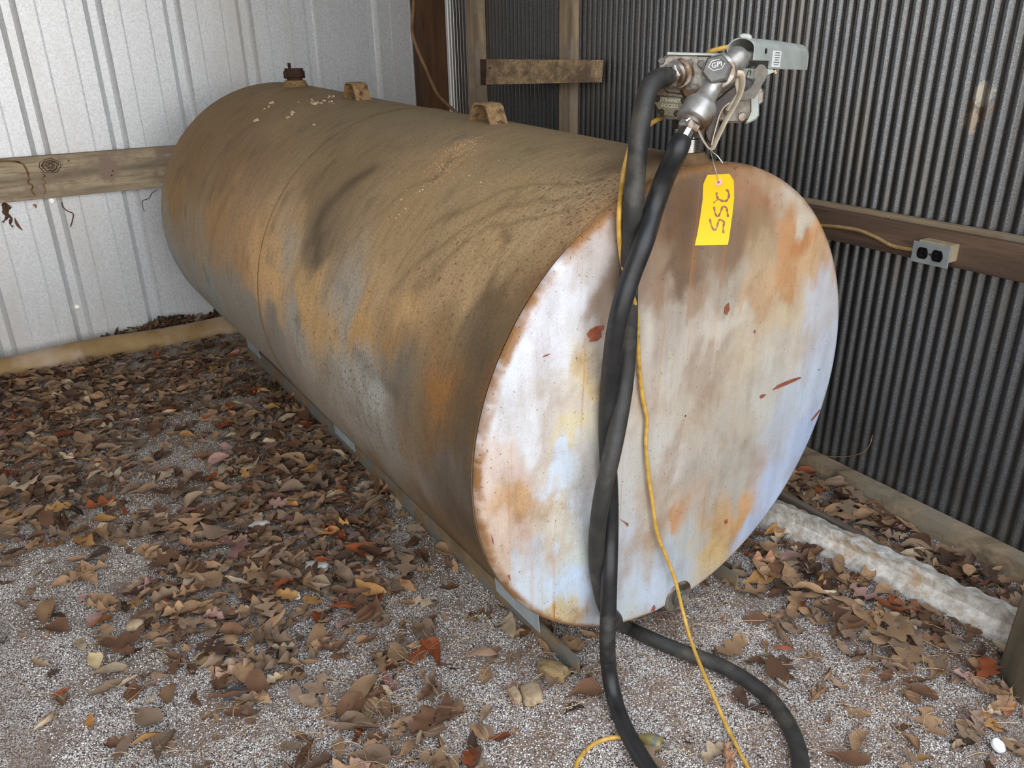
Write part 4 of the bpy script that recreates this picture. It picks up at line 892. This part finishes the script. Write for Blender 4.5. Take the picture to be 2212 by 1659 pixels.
MB().lathe(pa_ + pd * pl_ * .8, pd, [(0, .0145), (pl_ * .14, .0138)], 16).build('plug_face', M['plug'], pg, True)
sdv = np.cross(pd, ZZ)
for o_, u in ((-.005, .002), (.005, .002)):
    MB().box(pa_ + pd * (pl_ + .004) + sdv * o_ + ZZ * u, (pd, sdv, ZZ), (.008, .0008, .003)).build('prong', M['chrome'], pg)
o = MB().tube(spline([at(894, -40, 3.62), at(893, 10, 3.60), at(890, 60, 3.58), at(893, 82, 3.57), at(906, 118, 3.56), at(918, 145, 3.55), at(934, 182, 3.52), at(944, 202, 3.5), at(962, 222, 3.46), at(980, 238, 3.42), at(1010, 270, 3.34), at(1030, 330, 3.3), at(1040, 420, 3.3)], 6), .0068, 8).build('hanging_cable', M['wire_br'], None, True)
tag(o, 'brown cable hanging down beside the corner post behind the tank', 'cable')
rw = WR - .056
o = MB().tube(spline([onwr(1560, 470, rw), onwr(1700, 482, rw), onwr(1785, 488, rw), onwr(1825, 492, rw), onwr(1860, 499, rw), onwr(1895, 514, rw), onwr(1925, 530, rw), onwr(1950, 536, rw), onwr(1975, 540, rw)], 6), .0048, 8).build('rail_cable', M['cord_d'], None, True)
tag(o, 'dusty tan cable running along the dark brown rail to the outlet box', 'cable')

# ================================================================== OUTLET BOX
ob = empty('outlet_box', onwr(2010, 552, WR - .07), 'grey double socket outlet box fixed to the dark brown rail', 'outlet box')
ow = WR - .088
cq = [onwr(x, y, ow) for x, y in [(1972.5, 521), (2052, 533.5), (2047, 580), (1967, 565)]]
u0_, u1_ = sorted(((cq[0] @ DR + cq[3] @ DR) / 2, (cq[1] @ DR + cq[2] @ DR) / 2)); z0_ = (cq[2][2] + cq[3][2]) / 2; z1_ = (cq[0][2] + cq[1][2]) / 2
occ = DR * (u0_ + u1_) / 2 + ZZ * (z0_ + z1_) / 2
MB().box(occ + NR * (ow + .0022), (DR, NR, ZZ), ((u1_ - u0_) / 2, .0022, (z1_ - z0_) / 2), .0012).build('cover_plate', M['box'], ob)
plab(MB().box(occ + NR * (ow + .022) + ZZ * .008 - DR * .004, (DR, NR, ZZ), ((u1_ - u0_) / 2 - .006, .0175, (z1_ - z0_) / 2 - .004), .003).build('box_body', M['boxt'], ob), 'dust covered box behind the cover plate')
for s in (-1, 1):
    rp = occ + NR * ow + DR * s * .019; pts = []
    for i in range(24):
        t = 2 * PI * i / 24; pts.append(rp + DR * .0145 * math.cos(t) + ZZ * max(-.0135, min(.0135, .0172 * math.sin(t))))
    rc_ = MB().prism(pts, -NR, .0025, .0006).build('receptacle', M['blk'], ob)
    for s2 in (-1, 1):
        MB().box(rp - NR * .0027 + ZZ * .005 * s2 + DR * .002, (DR, NR, ZZ), (.0032, .0003, .0009)).build('slot', M['dark'], rc_)
MB().lathe(occ + NR * ow, -NR, [(0, .003), (.0012, .0026)], 10).build('screw', M['chrome'], ob)

# ================================================================== AUCTION TAG
tg = empty('lot_tag', at(1551, 393, 1.285), 'yellow card tag handwritten 255, hanging on a wire from the nozzle guard', 'tag')
def tY(y): t = (y - 380) / 150; return 1.287 + .010 * math.sin(t * 2.6)
def tp(x, y, off=0.0): return at(x, y, tY(y)) + TOW * off
outl = lambda y: (np.interp(y, [379, 397, 430, 470, 500, 530], [1528, 1519, 1518, 1512.5, 1507.5, 1501]), np.interp(y, [376, 391, 425, 460, 500, 529], [1574, 1585, 1586, 1582.5, 1577, 1572.5]))
rows = []; yy = [378, 384, 391, 400, 415, 430, 445, 460, 475, 490, 505, 518, 530]
for y in yy:
    a0, a1 = outl(y); rows.append([tp(a0 + (a1 - a0) * q, y - (2.5 * q if y < 385 else 1.5 * q if y > 525 else 0)) for q in np.linspace(0, 1, 7)])
vs = [p for r_ in rows for p in r_] + [p - TOW * .0005 for r_ in rows for p in r_]; n = len(rows) * 7; fs = []
for i in range(len(rows) - 1):
    for j in range(6):
        q = (i * 7 + j, i * 7 + j + 1, i * 7 + j + 8, i * 7 + j + 7); fs.append(q); fs.append(tuple(k + n for k in q[::-1]))
bd = [j for j in range(7)] + [i * 7 + 6 for i in range(1, len(rows))] + [(len(rows) - 1) * 7 + j for j in range(5, -1, -1)] + [i * 7 for i in range(len(rows) - 2, 0, -1)]
fs += [(bd[i], bd[(i + 1) % len(bd)], bd[(i + 1) % len(bd)] + n, bd[i] + n) for i in range(len(bd))]
card = MB().add(vs, fs).build('card', M['tag'], tg, True)
MB().lathe(tp(1552, 393, -.0002), TOW, [(0, .0062), (.0009, .0060)], 24).build('reinforcing_ring', M['pink'], card, True)
MB().lathe(tp(1552, 393.5, .0006), TOW, [(0, .0022), (.0003, .0021)], 14).build('eyelet_hole', M['ink'], card)
def stroke(pts, w=1.9):
    P = spline([np.array([1480 + x / 6.91, 320 + y / 6.91, 0]) for x, y in pts], 5); vs = []; fs = []
    for i, p in enumerate(P):
        d = P[min(i + 1, len(P) - 1)] - P[max(i - 1, 0)]; d = d / (np.linalg.norm(d) + 1e-9); nn = np.array([-d[1], d[0]]); ww = w * (.7 + .3 * math.sin(i * .9))
        for s in (-1, 1): vs.append(tp(p[0] + nn[0] * ww * s, p[1] + nn[1] * ww * s, .0005))
    n = len(P); vs += [v + TOW * .0002 for v in vs]
    for i in range(n - 1):
        fs.append((2 * i, 2 * i + 1, 2 * i + 3, 2 * i + 2)); fs.append(tuple(k + 2 * n for k in (2 * i + 2, 2 * i + 3, 2 * i + 1, 2 * i)))
    return MB().add(vs, fs).build('marker_stroke', M['ink'], card)
stroke([(475,660),(470,700),(490,745),(540,780),(590,790),(632,770),(655,710),(645,650),(612,612)], 2.6)
stroke([(492,765),(458,788),(425,820)], 1.3)
stroke([(432,872),(445,950),(470,1012),(500,1010),(535,940),(562,868),(600,878),(632,900)], 2.3)
stroke([(622,905),(632,960),(642,1025)], 2.5)
stroke([(368,1052),(390,1140),(420,1212),(445,1220),(475,1175),(495,1100),(520,1068),(560,1082),(595,1118)], 2.3)
stroke([(582,1118),(570,1190),(572,1268)], 2.3)
MB().tube(spline([nz(1534, 322, -.006), at(1541, 350, 1.283), at(1547, 372, 1.284), tp(1552, 391, .001)], 6), .0006, 6).build('tie_wire', M['wirem'], tg, True)
MB().tube(spline([nz(1534, 322, -.006), at(1541, 330, 1.28), at(1549, 336, 1.279), at(1561, 352, 1.279)], 6), .0009, 6).build('tie_wire', M['wirem'], tg, True)

# ================================================================== GROUND LITTER
LEAFC = dict(tan=(156, 124, 94), grey=(136, 113, 93), brown=(108, 78, 58), rust=(142, 76, 44), pink=(164, 128, 118), pale=(186, 164, 136), ochre=(172, 128, 78), dark=(84, 64, 52), purple=(124, 90, 86))
WTS = [('tan', 32), ('grey', 30), ('brown', 22), ('rust', 3), ('pink', 3), ('pale', 7), ('ochre', 3), ('dark', 5), ('purple', 1)]
def wprof(kind, u):
    e = math.sin(PI * min(max(u, 0), 1)) ** .8
    if kind == 'elliptic': return .23 * e * (1.08 - .25 * u)
    if kind == 'narrow': return .15 * e
    if kind == 'obovate': return .30 * (math.sin(PI * u ** 1.7) ** .7 if 0 < u < 1 else 0) + .012
    if kind == 'lobed': return (.12 + .21 * abs(math.sin(PI * (u * 3.1 + .12))) ** 1.1) * e ** .6
    if kind == 'pointed': return (.07 + .33 * abs(math.sin(PI * (u * 2.6 + .1))) ** 2.2) * e ** .5
    return .2 * e
def leaf_mesh(kind, rnd, nseg):
    vs = []; fs = []; bend = rnd.uniform(-.5, 1.1); cup = rnd.uniform(-.2, .6); tw = rnd.uniform(-.6, .6); side = rnd.uniform(-.18, .18)
    ph = rnd.uniform(0, 6); asym = rnd.uniform(.8, 1.2); roll = rnd.uniform(0, 1) ** 4 * 1.8
    for i in range(nseg + 1):
        u = i / nseg; w = wprof(kind, u)
        if u < .02 or u > .98: w = .012
        cx = u - .5; cy = side * math.sin(PI * u); cz = bend * .11 * (4 * cx * cx) ** 1.0 + .02 * math.sin(u * 9 + ph)
        for s, f in ((-1, 1.0), (-1, .5), (0, 0), (1, .5), (1, 1.0)):
            ww = w * f * (asym if s > 0 else 1); sk = .07 * f if kind in ('lobed', 'pointed') else 0
            a = cup * f * (.45 if kind in ('lobed', 'pointed') else 1) + roll * f * f; y = ww * math.cos(a * .8); z = ww * math.sin(a * .8) + .025 * f * math.sin(u * 14 + ph * s)
            t = tw * cx
            yy_, zz_ = s * y * math.cos(t) - z * math.sin(t), s * y * math.sin(t) + z * math.cos(t)
            vs.append((cx + sk * (.6 if u < .9 else 0), cy + yy_, cz + zz_))
    for i in range(nseg):
        for j in range(4): fs.append((i * 5 + j, i * 5 + j + 1, i * 5 + j + 6, i * 5 + j + 5))
    k = len(vs)                                            # stalk
    vs += [(-.50, .008, vs[2][2]), (-.50, -.008, vs[2][2]), (-.66, 0, vs[2][2] + .03)]; fs.append((k, k + 1, k + 2))
    zmin = min(v[2] for v in vs); return [(x, y, z - zmin) for x, y, z in vs], fs
KINDS = ['elliptic', 'lobed', 'narrow', 'obovate', 'lobed', 'elliptic', 'pointed', 'obovate']
rl = random.Random(11); LM = []
for i in range(40):
    kd = KINDS[i % len(KINDS)]; v, f = leaf_mesh(kd, rl, 13 if kd in ('lobed', 'pointed') else 8)
    me = bpy.data.meshes.new('leaf_' + kd); me.from_pydata(v, [], f); me.materials.append(M['leaf'])
    me.polygons.foreach_set('use_smooth', [True] * len(me.polygons)); LM.append((kd, me, np.array(v), f))
WORD = dict(elliptic='oval', narrow='narrow', obovate='broad', lobed='lobed oak', pointed='pointed oak')
def pickc(rn): 
    t = rn.uniform(0, sum(w for _, w in WTS))
    for n_, w in WTS:
        t -= w
        if t <= 0: return n_
    return 'tan'
def put_leaf(i, P, size, rz, tx, ty, colr, label, group=None, name='fallen_leaf'):
    o = bpy.data.objects.new(name, LM[i][1]); COL.objects.link(o)
    o.location = P; o.rotation_euler = (tx, ty, rz); o.scale = (size,) * 3
    o.color = (*lin(colr), 1); return tag(o, label, 'leaf', group)
def kind_i(k, n=0):
    c = [i for i, m in enumerate(LM) if m[0] == k]; return c[n % len(c)]
placed = []
# leaves that can be singled out: px, size, turn, shape, colour, label
SPEC = [(205,1432,.085,-52,'elliptic',(204,182,140),'cream ribbed leaf with a ragged edge lying alone on sand, lower left'),
 (1655,1212,.085,5,'pointed',(176,132,104),'pale orange spiky oak leaf on the ground just right of the white tank end'),
 (1940,1312,.105,-22,'lobed',(122,76,50),'large shiny brown oak leaf against the white curb'),
 (1872,1330,.08,-35,'lobed',(140,110,82),'curled tan oak leaf just left of the large shiny brown one'),
 (1845,1250,.040,-10,'obovate',(128,54,20),'small glossy red brown curled leaf touching the white curb'),
 (1792,1280,.05,5,'elliptic',(208,196,164),'small cream coloured leaf on the ground left of the white curb'),
 (1570,1640,.065,80,'pointed',(190,150,118),'pale tan spiky leaf at the bottom edge inside the hose loop'),
 (720,1158,.085,160,'pointed',(136,62,30),'bright rust red oak leaf on top of the dense litter left of the tank'),
 (197,1558,.038,-65,'elliptic',(152,104,56),'small orange tan oval leaf lying alone on sand, lower left'),
 (132,1497,.040,50,'narrow',(150,76,44),'thin rust coloured leaf lying on bare sand, lower left'),
 (218,1345,.060,60,'obovate',(138,88,50),'orange brown folded leaf at the left edge of the dense litter'),
 (450,1312,.085,52,'elliptic',(164,130,96),'long tan oval leaf resting diagonally on the lower litter'),
 (462,1335,.070,52,'narrow',(142,90,60),'narrow brown leaf lying along the lower side of the long tan one'),
 (600,1290,.042,0,'obovate',(182,120,68),'small bright orange leaf near the pale pebble'),
 (742,1565,.075,-5,'elliptic',(146,122,106),'broad grey brown oval leaf near the bottom of the picture'),
 (1080,1592,.045,10,'obovate',(110,64,44),'dark red brown leaf sprinkled with white grains near the bottom'),
 (895,1420,.065,70,'lobed',(132,72,44),'rust brown leaf standing in the litter below the tank'),
 (500,1452,.080,25,'pointed',(158,132,112),'grey tan spiky oak leaf beside the black stone'),
 (440,1425,.080,10,'elliptic',(150,126,92),'tan oval leaf left of the grey tan spiky one'),
 (1690,1405,.045,-10,'narrow',(140,82,62),'reddish narrow leaf on gravel between tank and curb'),
 (2100,1560,.070,75,'lobed',(160,136,118),'pale upright lobed leaf near the foot of the grey brown post'),
 (2185,1535,.050,40,'elliptic',(154,106,74),'orange brown curled leaf touching the foot of the grey brown post'),
 (1240,1335,.07,-60,'pointed',(146,100,62),'curled tan spiky leaf under the lower edge of the white tank end'),
 (790,1230,.05,20,'obovate',(150,104,76),'brown rounded leaf near the tank skid rail'),
 (880,1265,.06,-50,'elliptic',(170,128,90),'light brown leaf by the rusty leaf on gravel'),
 (1040,1420,.075,-8,'narrow',(148,120,98),'long flat tan leaf half covered with gravel in front of the skid rail'),
 (1990,1222,.05,15,'elliptic',(168,136,132),'pinkish leaf in the gap between curb and sill board'),
 (2110,1262,.06,-15,'narrow',(134,78,58),'red brown narrow leaf in the gap near the right edge'),
 (1300,720,.0,0,'narrow',(0,0,0),''),
 (90,1430,.05,-20,'lobed',(150,128,104),'tan lobed leaf on the sand at the left edge'),
 (25,1120,.055,80,'obovate',(142,110,74),'ochre broad leaf at the left edge above the sand'),
 (65,1110,.045,60,'narrow',(196,176,134),'cream strip of leaf near the left edge'),
 (430,985,.04,20,'obovate',(152,90,58),'small orange brown leaf on the light sand patch left of the tank'),
 (270,960,.06,10,'elliptic',(128,112,82),'olive tan oval leaf on the light sand patch left of the tank'),
 (640,1500,.06,-60,'elliptic',(140,118,100),'grey oval leaf just right of the black stone')]
for x, y, sz, rz, kd, colr, lb in SPEC:
    if not lb: continue
    P = gnd(x, y, .004); placed.append(P[:2]); put_leaf(kind_i(kd, int(x)), P, sz, math.radians(rz), rl.uniform(-.2, .2), rl.uniform(-.2, .2), tuple(min(255, q * 1.12) for q in colr), lb)
def in_tank(P, m=.0):
    q = np.array([P[0], P[1], .1]) - C_; return abs(q @ SD) < .20 - m and -.0 < q @ A_ < 2.25
def blocked(P):
    if (P @ NL[:2]) > WL - .02 or (P @ NR[:2]) > 1.82: return True
    if (P @ NL[:2]) > WL - .17 and (P @ DL[:2]) < 1.2: return (P @ NL[:2]) < WL - .05
    d = (P - pf0[:2]) @ wv[:2]; t = (P - pf0[:2]) @ dcv[:2]
    if -.012 < d < wid + .02 and t < np.linalg.norm(pf1 - pf0) and t > -.6: return True
    return False
def cam_px(P):
    v = np.array(P) - O_; z = v @ RW; return W_ / 2 + F_ * (v @ RX) / z, H_ / 2 - F_ * (v @ RU) / z, z
cand = []; rn = random.Random(5)
while len(cand) < 7000:
    P = np.array([rn.uniform(-3.2, 2.0), rn.uniform(.55, 4.4)])
    if P @ NL[:2] > WL or P @ NR[:2] > 1.84: continue
    x, y, z = cam_px((*P, 0))
    if not (-160 < x < 2300 and -100 < y < 1800): continue
    cand.append(P)
cand = np.array(cand); dn = leaf_density(cand)
keep = [i for i in range(len(cand)) if dn[i] > .09 and rn.random() < dn[i] ** 1.5 and not blocked(cand[i]) and not in_tank(cand[i], .06)]
info = []
for i in keep:
    P = cand[i]; x, y, z = cam_px((*P, 0)); sz = rn.choice([.045, .055, .06, .07, .08, .09]) * rn.uniform(.85, 1.1)
    vis = 0 < x < W_ and 0 < y < H_ and not (in_tank(P, -.1)) and min([1] + [np.linalg.norm(P - q) for q in placed]) > .05
    info.append((sz / z * (1 if vis else .01), i, sz))
info.sort(reverse=True)
def region(P):
    q = np.array([P[0], P[1], 0]) - C_; x, y, z = cam_px((P[0], P[1], 0))
    if P @ NR[:2] > 1.62: return 'between curb and sill board, ' + ('near the tank' if x < 1900 else 'far right')
    if q @ SD > .25:
        d = (P - pf0[:2]) @ wv[:2]
        return ('touching the white curb' if d > -.10 else 'between tank and curb') + (', behind the hose' if y < 1400 else ', toward the post')
    if q @ A_ < 0 and q @ SD > -.25: return 'on gravel beside the hose' if y < 1500 else 'on gravel by the yellow plug'
    if P @ NL[:2] > WL - .55: return 'in front of the round log, ' + ('left part' if x < 250 else 'right part')
    if q @ SD > -.42: return 'beside the skid rail, ' + ('far half' if q @ A_ > 1.1 else 'near half')
    if y > 1380: return 'on sand, ' + ('bottom left corner' if x < 380 else 'below the thick litter')
    if x < 240: return 'at the left picture edge, ' + ('upper part' if y < 1080 else 'lower part')
    return 'in the thick litter, ' + ('far part' if y < 1060 else 'middle part' if x > 560 else 'lower left part')
stuff = []
for n_, (w, i, sz) in enumerate(info):
    P = cand[i]; li = rn.randrange(len(LM)); cn = pickc(rn); kf = rn.uniform(.85, 1.12); c = tuple(min(255, q * kf) for q in LEAFC[cn])
    hgt = rn.uniform(0, .022) * dn[i]; rz = rn.uniform(0, 2 * PI); k = .6 * dn[i] + .06; tx, ty = rn.gauss(0, .28) * k, rn.gauss(0, .28) * k
    gz = ground_z(*P)
    if n_ < 262:
        zw = 'small' if sz < .058 else 'large' if sz > .078 else 'medium'; pw = 'upturned' if max(abs(tx), abs(ty)) > .30 else 'tilted' if max(abs(tx), abs(ty)) > .14 else 'flat'
        lb = f"{zw} {pw} {cn} {WORD[LM[li][0]]} leaf {region(P)}"
        put_leaf(li, (P[0], P[1], gz + .004 + hgt), sz, rz, tx, ty, c, lb, 'dead leaves ' + region(P))
    else: stuff.append((li, P, gz + .001 + hgt * .8, sz, rz, tx, ty, c))
V = []; Fc = []; Cc = []; off = 0
# extra dense under-layer of small broken leaves
while len(stuff) < 7600:
    P = cand[rn.randrange(len(cand))] + np.array([rn.gauss(0, .05), rn.gauss(0, .05)]); d = leaf_density(P[None])[0]
    if rn.random() > d * (1.15 if d > .5 else .6) or blocked(P) or in_tank(P, .02): continue
    kf = rn.uniform(.8, 1.05); c = tuple(q * kf for q in LEAFC[pickc(rn)])
    stuff.append((rn.randrange(len(LM)), P, ground_z(*P) - .002 + rn.uniform(0, .012) * d, rn.uniform(.022, .06), rn.uniform(0, 6.28), rn.gauss(0, .35), rn.gauss(0, .35), c))
# drift of leaves behind the log and along the sill
for _ in range(170):
    u = rn.gauss(.58, .09) if rn.random() < .75 else rn.uniform(.35, 1.1); n1 = WL - rn.uniform(.0, .045)
    P = (DL * u + NL * n1)[:2]; hh = .09 + .035 * math.exp(-((u - .58) / .08) ** 2) * rn.random()
    stuff.append((rn.randrange(len(LM)), P, hh, rn.uniform(.04, .07), rn.uniform(0, 6.28), rn.gauss(0, .5), rn.gauss(0, .5), tuple(.8 * q for q in LEAFC[pickc(rn)])))
for li, P, z, sz, rz, tx, ty, c in stuff:
    v = LM[li][2] * sz; R3 = np.array(Matrix.Rotation(rz, 3, 'Z') @ Matrix.Rotation(ty, 3, 'Y') @ Matrix.Rotation(tx, 3, 'X'))
    V.append(v @ R3.T + [P[0], P[1], z]); Fc += [tuple(k + off for k in f) for f in LM[li][3]]; Cc += [(*lin(c), 1)] * len(v); off += len(v)
o = mk('leaf_litter', np.vstack(V), Fc, M['leafs'], None, True, Cc); tag(o, 'small broken brown leaves forming the litter layer on the ground', 'leaf litter', None, 'stuff')

# gravel grains
def octas(P, r, cols, name, mat, label, cat, flat=.75):
    n = len(P); base = np.array([(1, 0, 0), (-1, 0, 0), (0, 1, 0), (0, -1, 0), (0, 0, 1), (0, 0, -1)], float)
    fx = np.array([(0, 2, 4), (2, 1, 4), (1, 3, 4), (3, 0, 4), (2, 0, 5), (1, 2, 5), (3, 1, 5), (0, 3, 5)])
    jit = rng.uniform(.6, 1.25, (n, 6, 3)); a = rng.uniform(0, 2 * PI, n); ca, sa = np.cos(a), np.sin(a)
    v = base[None] * jit * r[:, None, None]; v[:, :, 2] *= flat
    x = v[:, :, 0] * ca[:, None] - v[:, :, 1] * sa[:, None]; y = v[:, :, 0] * sa[:, None] + v[:, :, 1] * ca[:, None]
    v = np.stack([x, y, v[:, :, 2]], -1) + P[:, None, :]
    f = (fx[None] + (np.arange(n) * 6)[:, None, None]).reshape(-1, 3)
    me = bpy.data.meshes.new(name); me.vertices.add(n * 6); me.vertices.foreach_set('co', v.ravel())
    me.loops.add(len(f) * 3); me.loops.foreach_set('vertex_index', f.ravel().astype(np.int32))
    me.polygons.add(len(f)); me.polygons.foreach_set('loop_start', np.arange(0, len(f) * 3, 3, dtype=np.int32)); me.polygons.foreach_set('loop_total', np.full(len(f), 3, np.int32))
    me.update(); cc = np.repeat(np.column_stack([cols, np.ones(n)]), 6, axis=0)
    at_ = me.color_attributes.new('Col', 'FLOAT_COLOR', 'POINT'); at_.data.foreach_set('color', cc.astype(np.float32).ravel())
    me.materials.append(mat); o = bpy.data.objects.new(name, me); COL.objects.link(o); return tag(o, label, cat, None, 'stuff')
NG = 130000
d_ = .62 + (3.9 - .62) * rng.random(NG * 3) ** 1.5; u_g = rng.uniform(-.80, .78, NG * 3)
GX = u_g * d_; GY = d_; P2 = np.column_stack([GX, GY]); dg_ = leaf_density(P2)
clump = np.array([mnoise.noise(Vector((p[0] * 6, p[1] * 6, 9))) for p in P2])
ok = (rng.random(len(P2)) < np.clip(1.05 - dg_ * .55 + clump * .9, .05, 1)) & (P2 @ NL[:2] < WL - .1) & (P2 @ NR[:2] < 1.83)
P2 = P2[ok][:NG]; gz = np.array([ground_z(*p) for p in P2]); n = len(P2)
gz += np.array([.007 * mnoise.noise(Vector((p[0] * 5, p[1] * 5, 0))) + .003 * mnoise.noise(Vector((p[0] * 17, p[1] * 17, 3))) for p in P2]) - .003
pal = np.array([lin(c) for c in ((246, 242, 238), (222, 212, 204), (196, 180, 168), (150, 130, 116), (104, 86, 76), (84, 66, 58), (172, 140, 110))]); far_ = np.clip((P2[:, 1] - 1.3) / 1.2, 0, 1) * np.clip((.3 - P2[:, 0]) / .6, 0, 1); pick = rng.choice(7, n, p=[.36, .24, .14, .08, .07, .06, .05])
octas(np.column_stack([P2, gz + rng.uniform(.0, .0022, n)]), rng.uniform(.0011, .0027, n), pal[pick] * np.column_stack([np.ones(n), 1 - .06 * far_, 1 - .2 * far_]), 'gravel', M['grain'], 'loose white and grey gravel grains spread over the sand', 'gravel')

# dry needles and grass bits
V = []; Fc = []; Cc = []; off = 0; zones = [((800, 1560), 170, 80), ((900, 1430), 120, 70), ((1250, 1440), 90, 45), ((2080, 1450), 110, 60), ((1850, 1560), 260, 90), ((700, 1620), 260, 50), ((1450, 1330), 70, 25), ((600, 1450), 260, 140), ((1750, 1450), 200, 90)]
for _ in range(900):
    (cx, cy), sx, sy = rn.choice(zones); x, y = rn.gauss(cx, sx), rn.gauss(cy, sy)
    if y < 1150 or y > 1720: continue
    P = gnd(x, y, rn.uniform(.003, .012)); ln = rn.uniform(.02, .085); a = rn.uniform(0, 6.28); cv = rn.uniform(-.9, .9); w = rn.uniform(.0004, .0008)
    pts = [P + np.array([math.cos(a + cv * t) * ln * t, math.sin(a + cv * t) * ln * t, .004 * math.sin(3 * t)]) for t in np.linspace(0, 1, 6)]
    b = MB().tube(pts, w, 4, True); V += b.v; Fc += [tuple(k + off for k in f) for f in b.f]; c = rn.choice([(176, 144, 104), (150, 116, 84), (120, 90, 66), (192, 166, 130), (134, 88, 62)]); Cc += [(*lin(c), 1)] * len(b.v); off += len(b.v)
M['straw'] = M['straw']; o = mk('dry_needles', V, Fc, M['straw'], None, False, Cc); tag(o, 'thin dry pine needles and grass bits scattered over gravel and leaves', 'pine needles', None, 'stuff')

# stones and oddments
def rock(name, P, s, mat, label, cat, seed, rz=0):
    bm = bmesh.new(); bmesh.ops.create_icosphere(bm, subdivisions=3, radius=1)
    for v in bm.verts:
        c = v.co.copy(); q = 1 + .28 * mnoise.noise(c * 1.6 + Vector((seed, 0, 0))) + .10 * mnoise.noise(c * 4 + Vector((0, seed, 0)))
        m_ = max(abs(c.x), abs(c.y), abs(c.z)); c = c * (.6 + .4 / m_) * q; v.co = Vector((c.x * s[0], c.y * s[1], c.z * s[2]))
    me = bpy.data.meshes.new(name); bm.to_mesh(me); bm.free(); o = finish(name, me, mat, None, True); me.set_sharp_from_angle(angle=math.radians(40))
    o.location = P; o.rotation_euler = (0, 0, rz); return tag(o, label, cat)
rock('stone', gnd(1148, 1500, .008), (.021, .026, .012), M['stone'], 'flat tan stone in the foreground, larger right one of two', 'stone', 1, .2)
rock('stone', gnd(1112, 1502, .006), (.012, .019, .010), M['stone'], 'flat tan stone in the foreground, smaller left one of two', 'stone', 3, .4)
rock('stone', gnd(511, 1497, .006), (.024, .013, .009), M['slate'], 'dark blue black stone chip in the leaves, lower left', 'stone', 5, .2)
rock('stone', gnd(630, 1285, .006), (.022, .012, .009), M['quartz'], 'pale grey quartz pebble beside the small orange leaf', 'stone', 7, -.2)
rock('stone', gnd(683, 1224, .010), (.032, .018, .012), M['quartz'], 'speckled white stone in the thick litter below the rust red leaf', 'stone', 9, .1)
rock('stone', gnd(292, 1350, .010), (.020, .014, .012), M['stone'], 'cream crumbly stone at the edge of the thick litter', 'stone', 11, .5)
rock('stone', gnd(560, 1133, .008), (.026, .010, .008), M['quartz'], 'grey white elongated stone in the litter left of the tank', 'stone', 13, .4)
rock('stone', gnd(1440, 1575, -.002), (.006, .005, .004), M['quartz'], 'tiny pale pebble by the plug of the yellow cord', 'pebble', 15, .4)
rock('wood_chunk', gnd(1195, 1448, .012), (.034, .018, .018), M['bark'], 'broken brown wood chunk beside the end of the skid rail', 'wood chunk', 17, -.5)
cp = gnd(2153, 1612, .006); cpo = MB().lathe(cp, np.array([.35, -.3, .85]), [(0, .013), (.006, .0135), (.008, .012)], 20).build('bottle_cap', M['capw'], None, True)
tag(cpo, 'small white plastic cap on the gravel near the bottom right corner', 'cap')
nl_ = empty('nail', gnd(1625, 1528, .004), 'loose steel nail on the gravel inside the hose loop', 'nail')
MB().tube([gnd(1612, 1532, .004), gnd(1650, 1518, .005)], .0016, 8).build('shank', M['chrome'], nl_, True)
MB().lathe(gnd(1611, 1532, .004), gnd(1611, 1532, .004) - gnd(1650, 1518, .005), [(0, .004), (.0015, .004)], 12).build('nail_head', M['chrome'], nl_)
# bits on the walls
o = put_leaf(kind_i('elliptic', 2), onwl(40, 484, WL - .008), .055, 0, 0, 0, (132, 96, 80), 'small brown leaf stuck to the pale ribbed wall under the left rail')
m_ = Matrix((( -DL * .25 + ZZ * .97), (DL * .97 + ZZ * .25), -NL)).transposed(); o.rotation_euler = m_.to_euler()
o = put_leaf(kind_i('obovate', 1), onwl(75, 446, WL - .006), .02, 0, 0, 0, (186, 138, 110), 'tiny orange leaf scrap on the pale ribbed wall below the left rail'); o.rotation_euler = m_.to_euler()
b = MB()
for pts in ([(5, 440), (18, 448), (14, 462), (24, 470), (22, 484), (28, 490)], [(10, 442), (8, 456), (14, 470), (6, 480)], [(22, 445), (12, 456), (20, 466), (12, 474)]):
    b.tube(spline([onwl(x, y, WL - .008) for x, y in pts], 4), lambda t: .007 * (1 - .6 * t) + .002 * math.sin(t * 20), 7)
tag(b.build('mud_nest', M['mud'], None, True), 'brown mud and web clump hanging under the left rail at the picture edge', 'mud nest')
b = MB().tube(spline([onwl(x, y, WL - .006) for x, y in [(133, 437), (136, 447), (146, 456), (158, 462), (156, 478), (152, 490)]], 5), .0022, 6)
tag(b.build('twig', M['mud'], None, True), 'thin brown dangling twig on the pale wall right of the mud nest', 'twig')
b = MB().tube(spline([onwl(x, y, WL - .006) for x, y in [(338, 411), (327, 418), (322, 428), (308, 434), (308, 445), (312, 458)]], 5), .0012, 6)
tag(b.build('twig', M['dark'], None, True), 'fine dark tendril on the pale wall beside the tank edge', 'twig')
b = MB().tube(spline([onwr(x, y, WR - .012) for x, y in [(1738, 981), (1780, 985), (1830, 986), (1862, 978), (1878, 962), (1885, 940)]], 5), .0013, 6)
tag(b.build('straw', M['rust_l'], None, True), 'curved dry straw against the corrugated wall above the sill board', 'straw')
o = put_leaf(kind_i('elliptic', 1), onwr(1922, 470, WR - .03), .018, .4, .3, 0, (176, 150, 122), 'tiny curled leaf scrap standing on the dark brown rail')
bpy.context.view_layer.update()
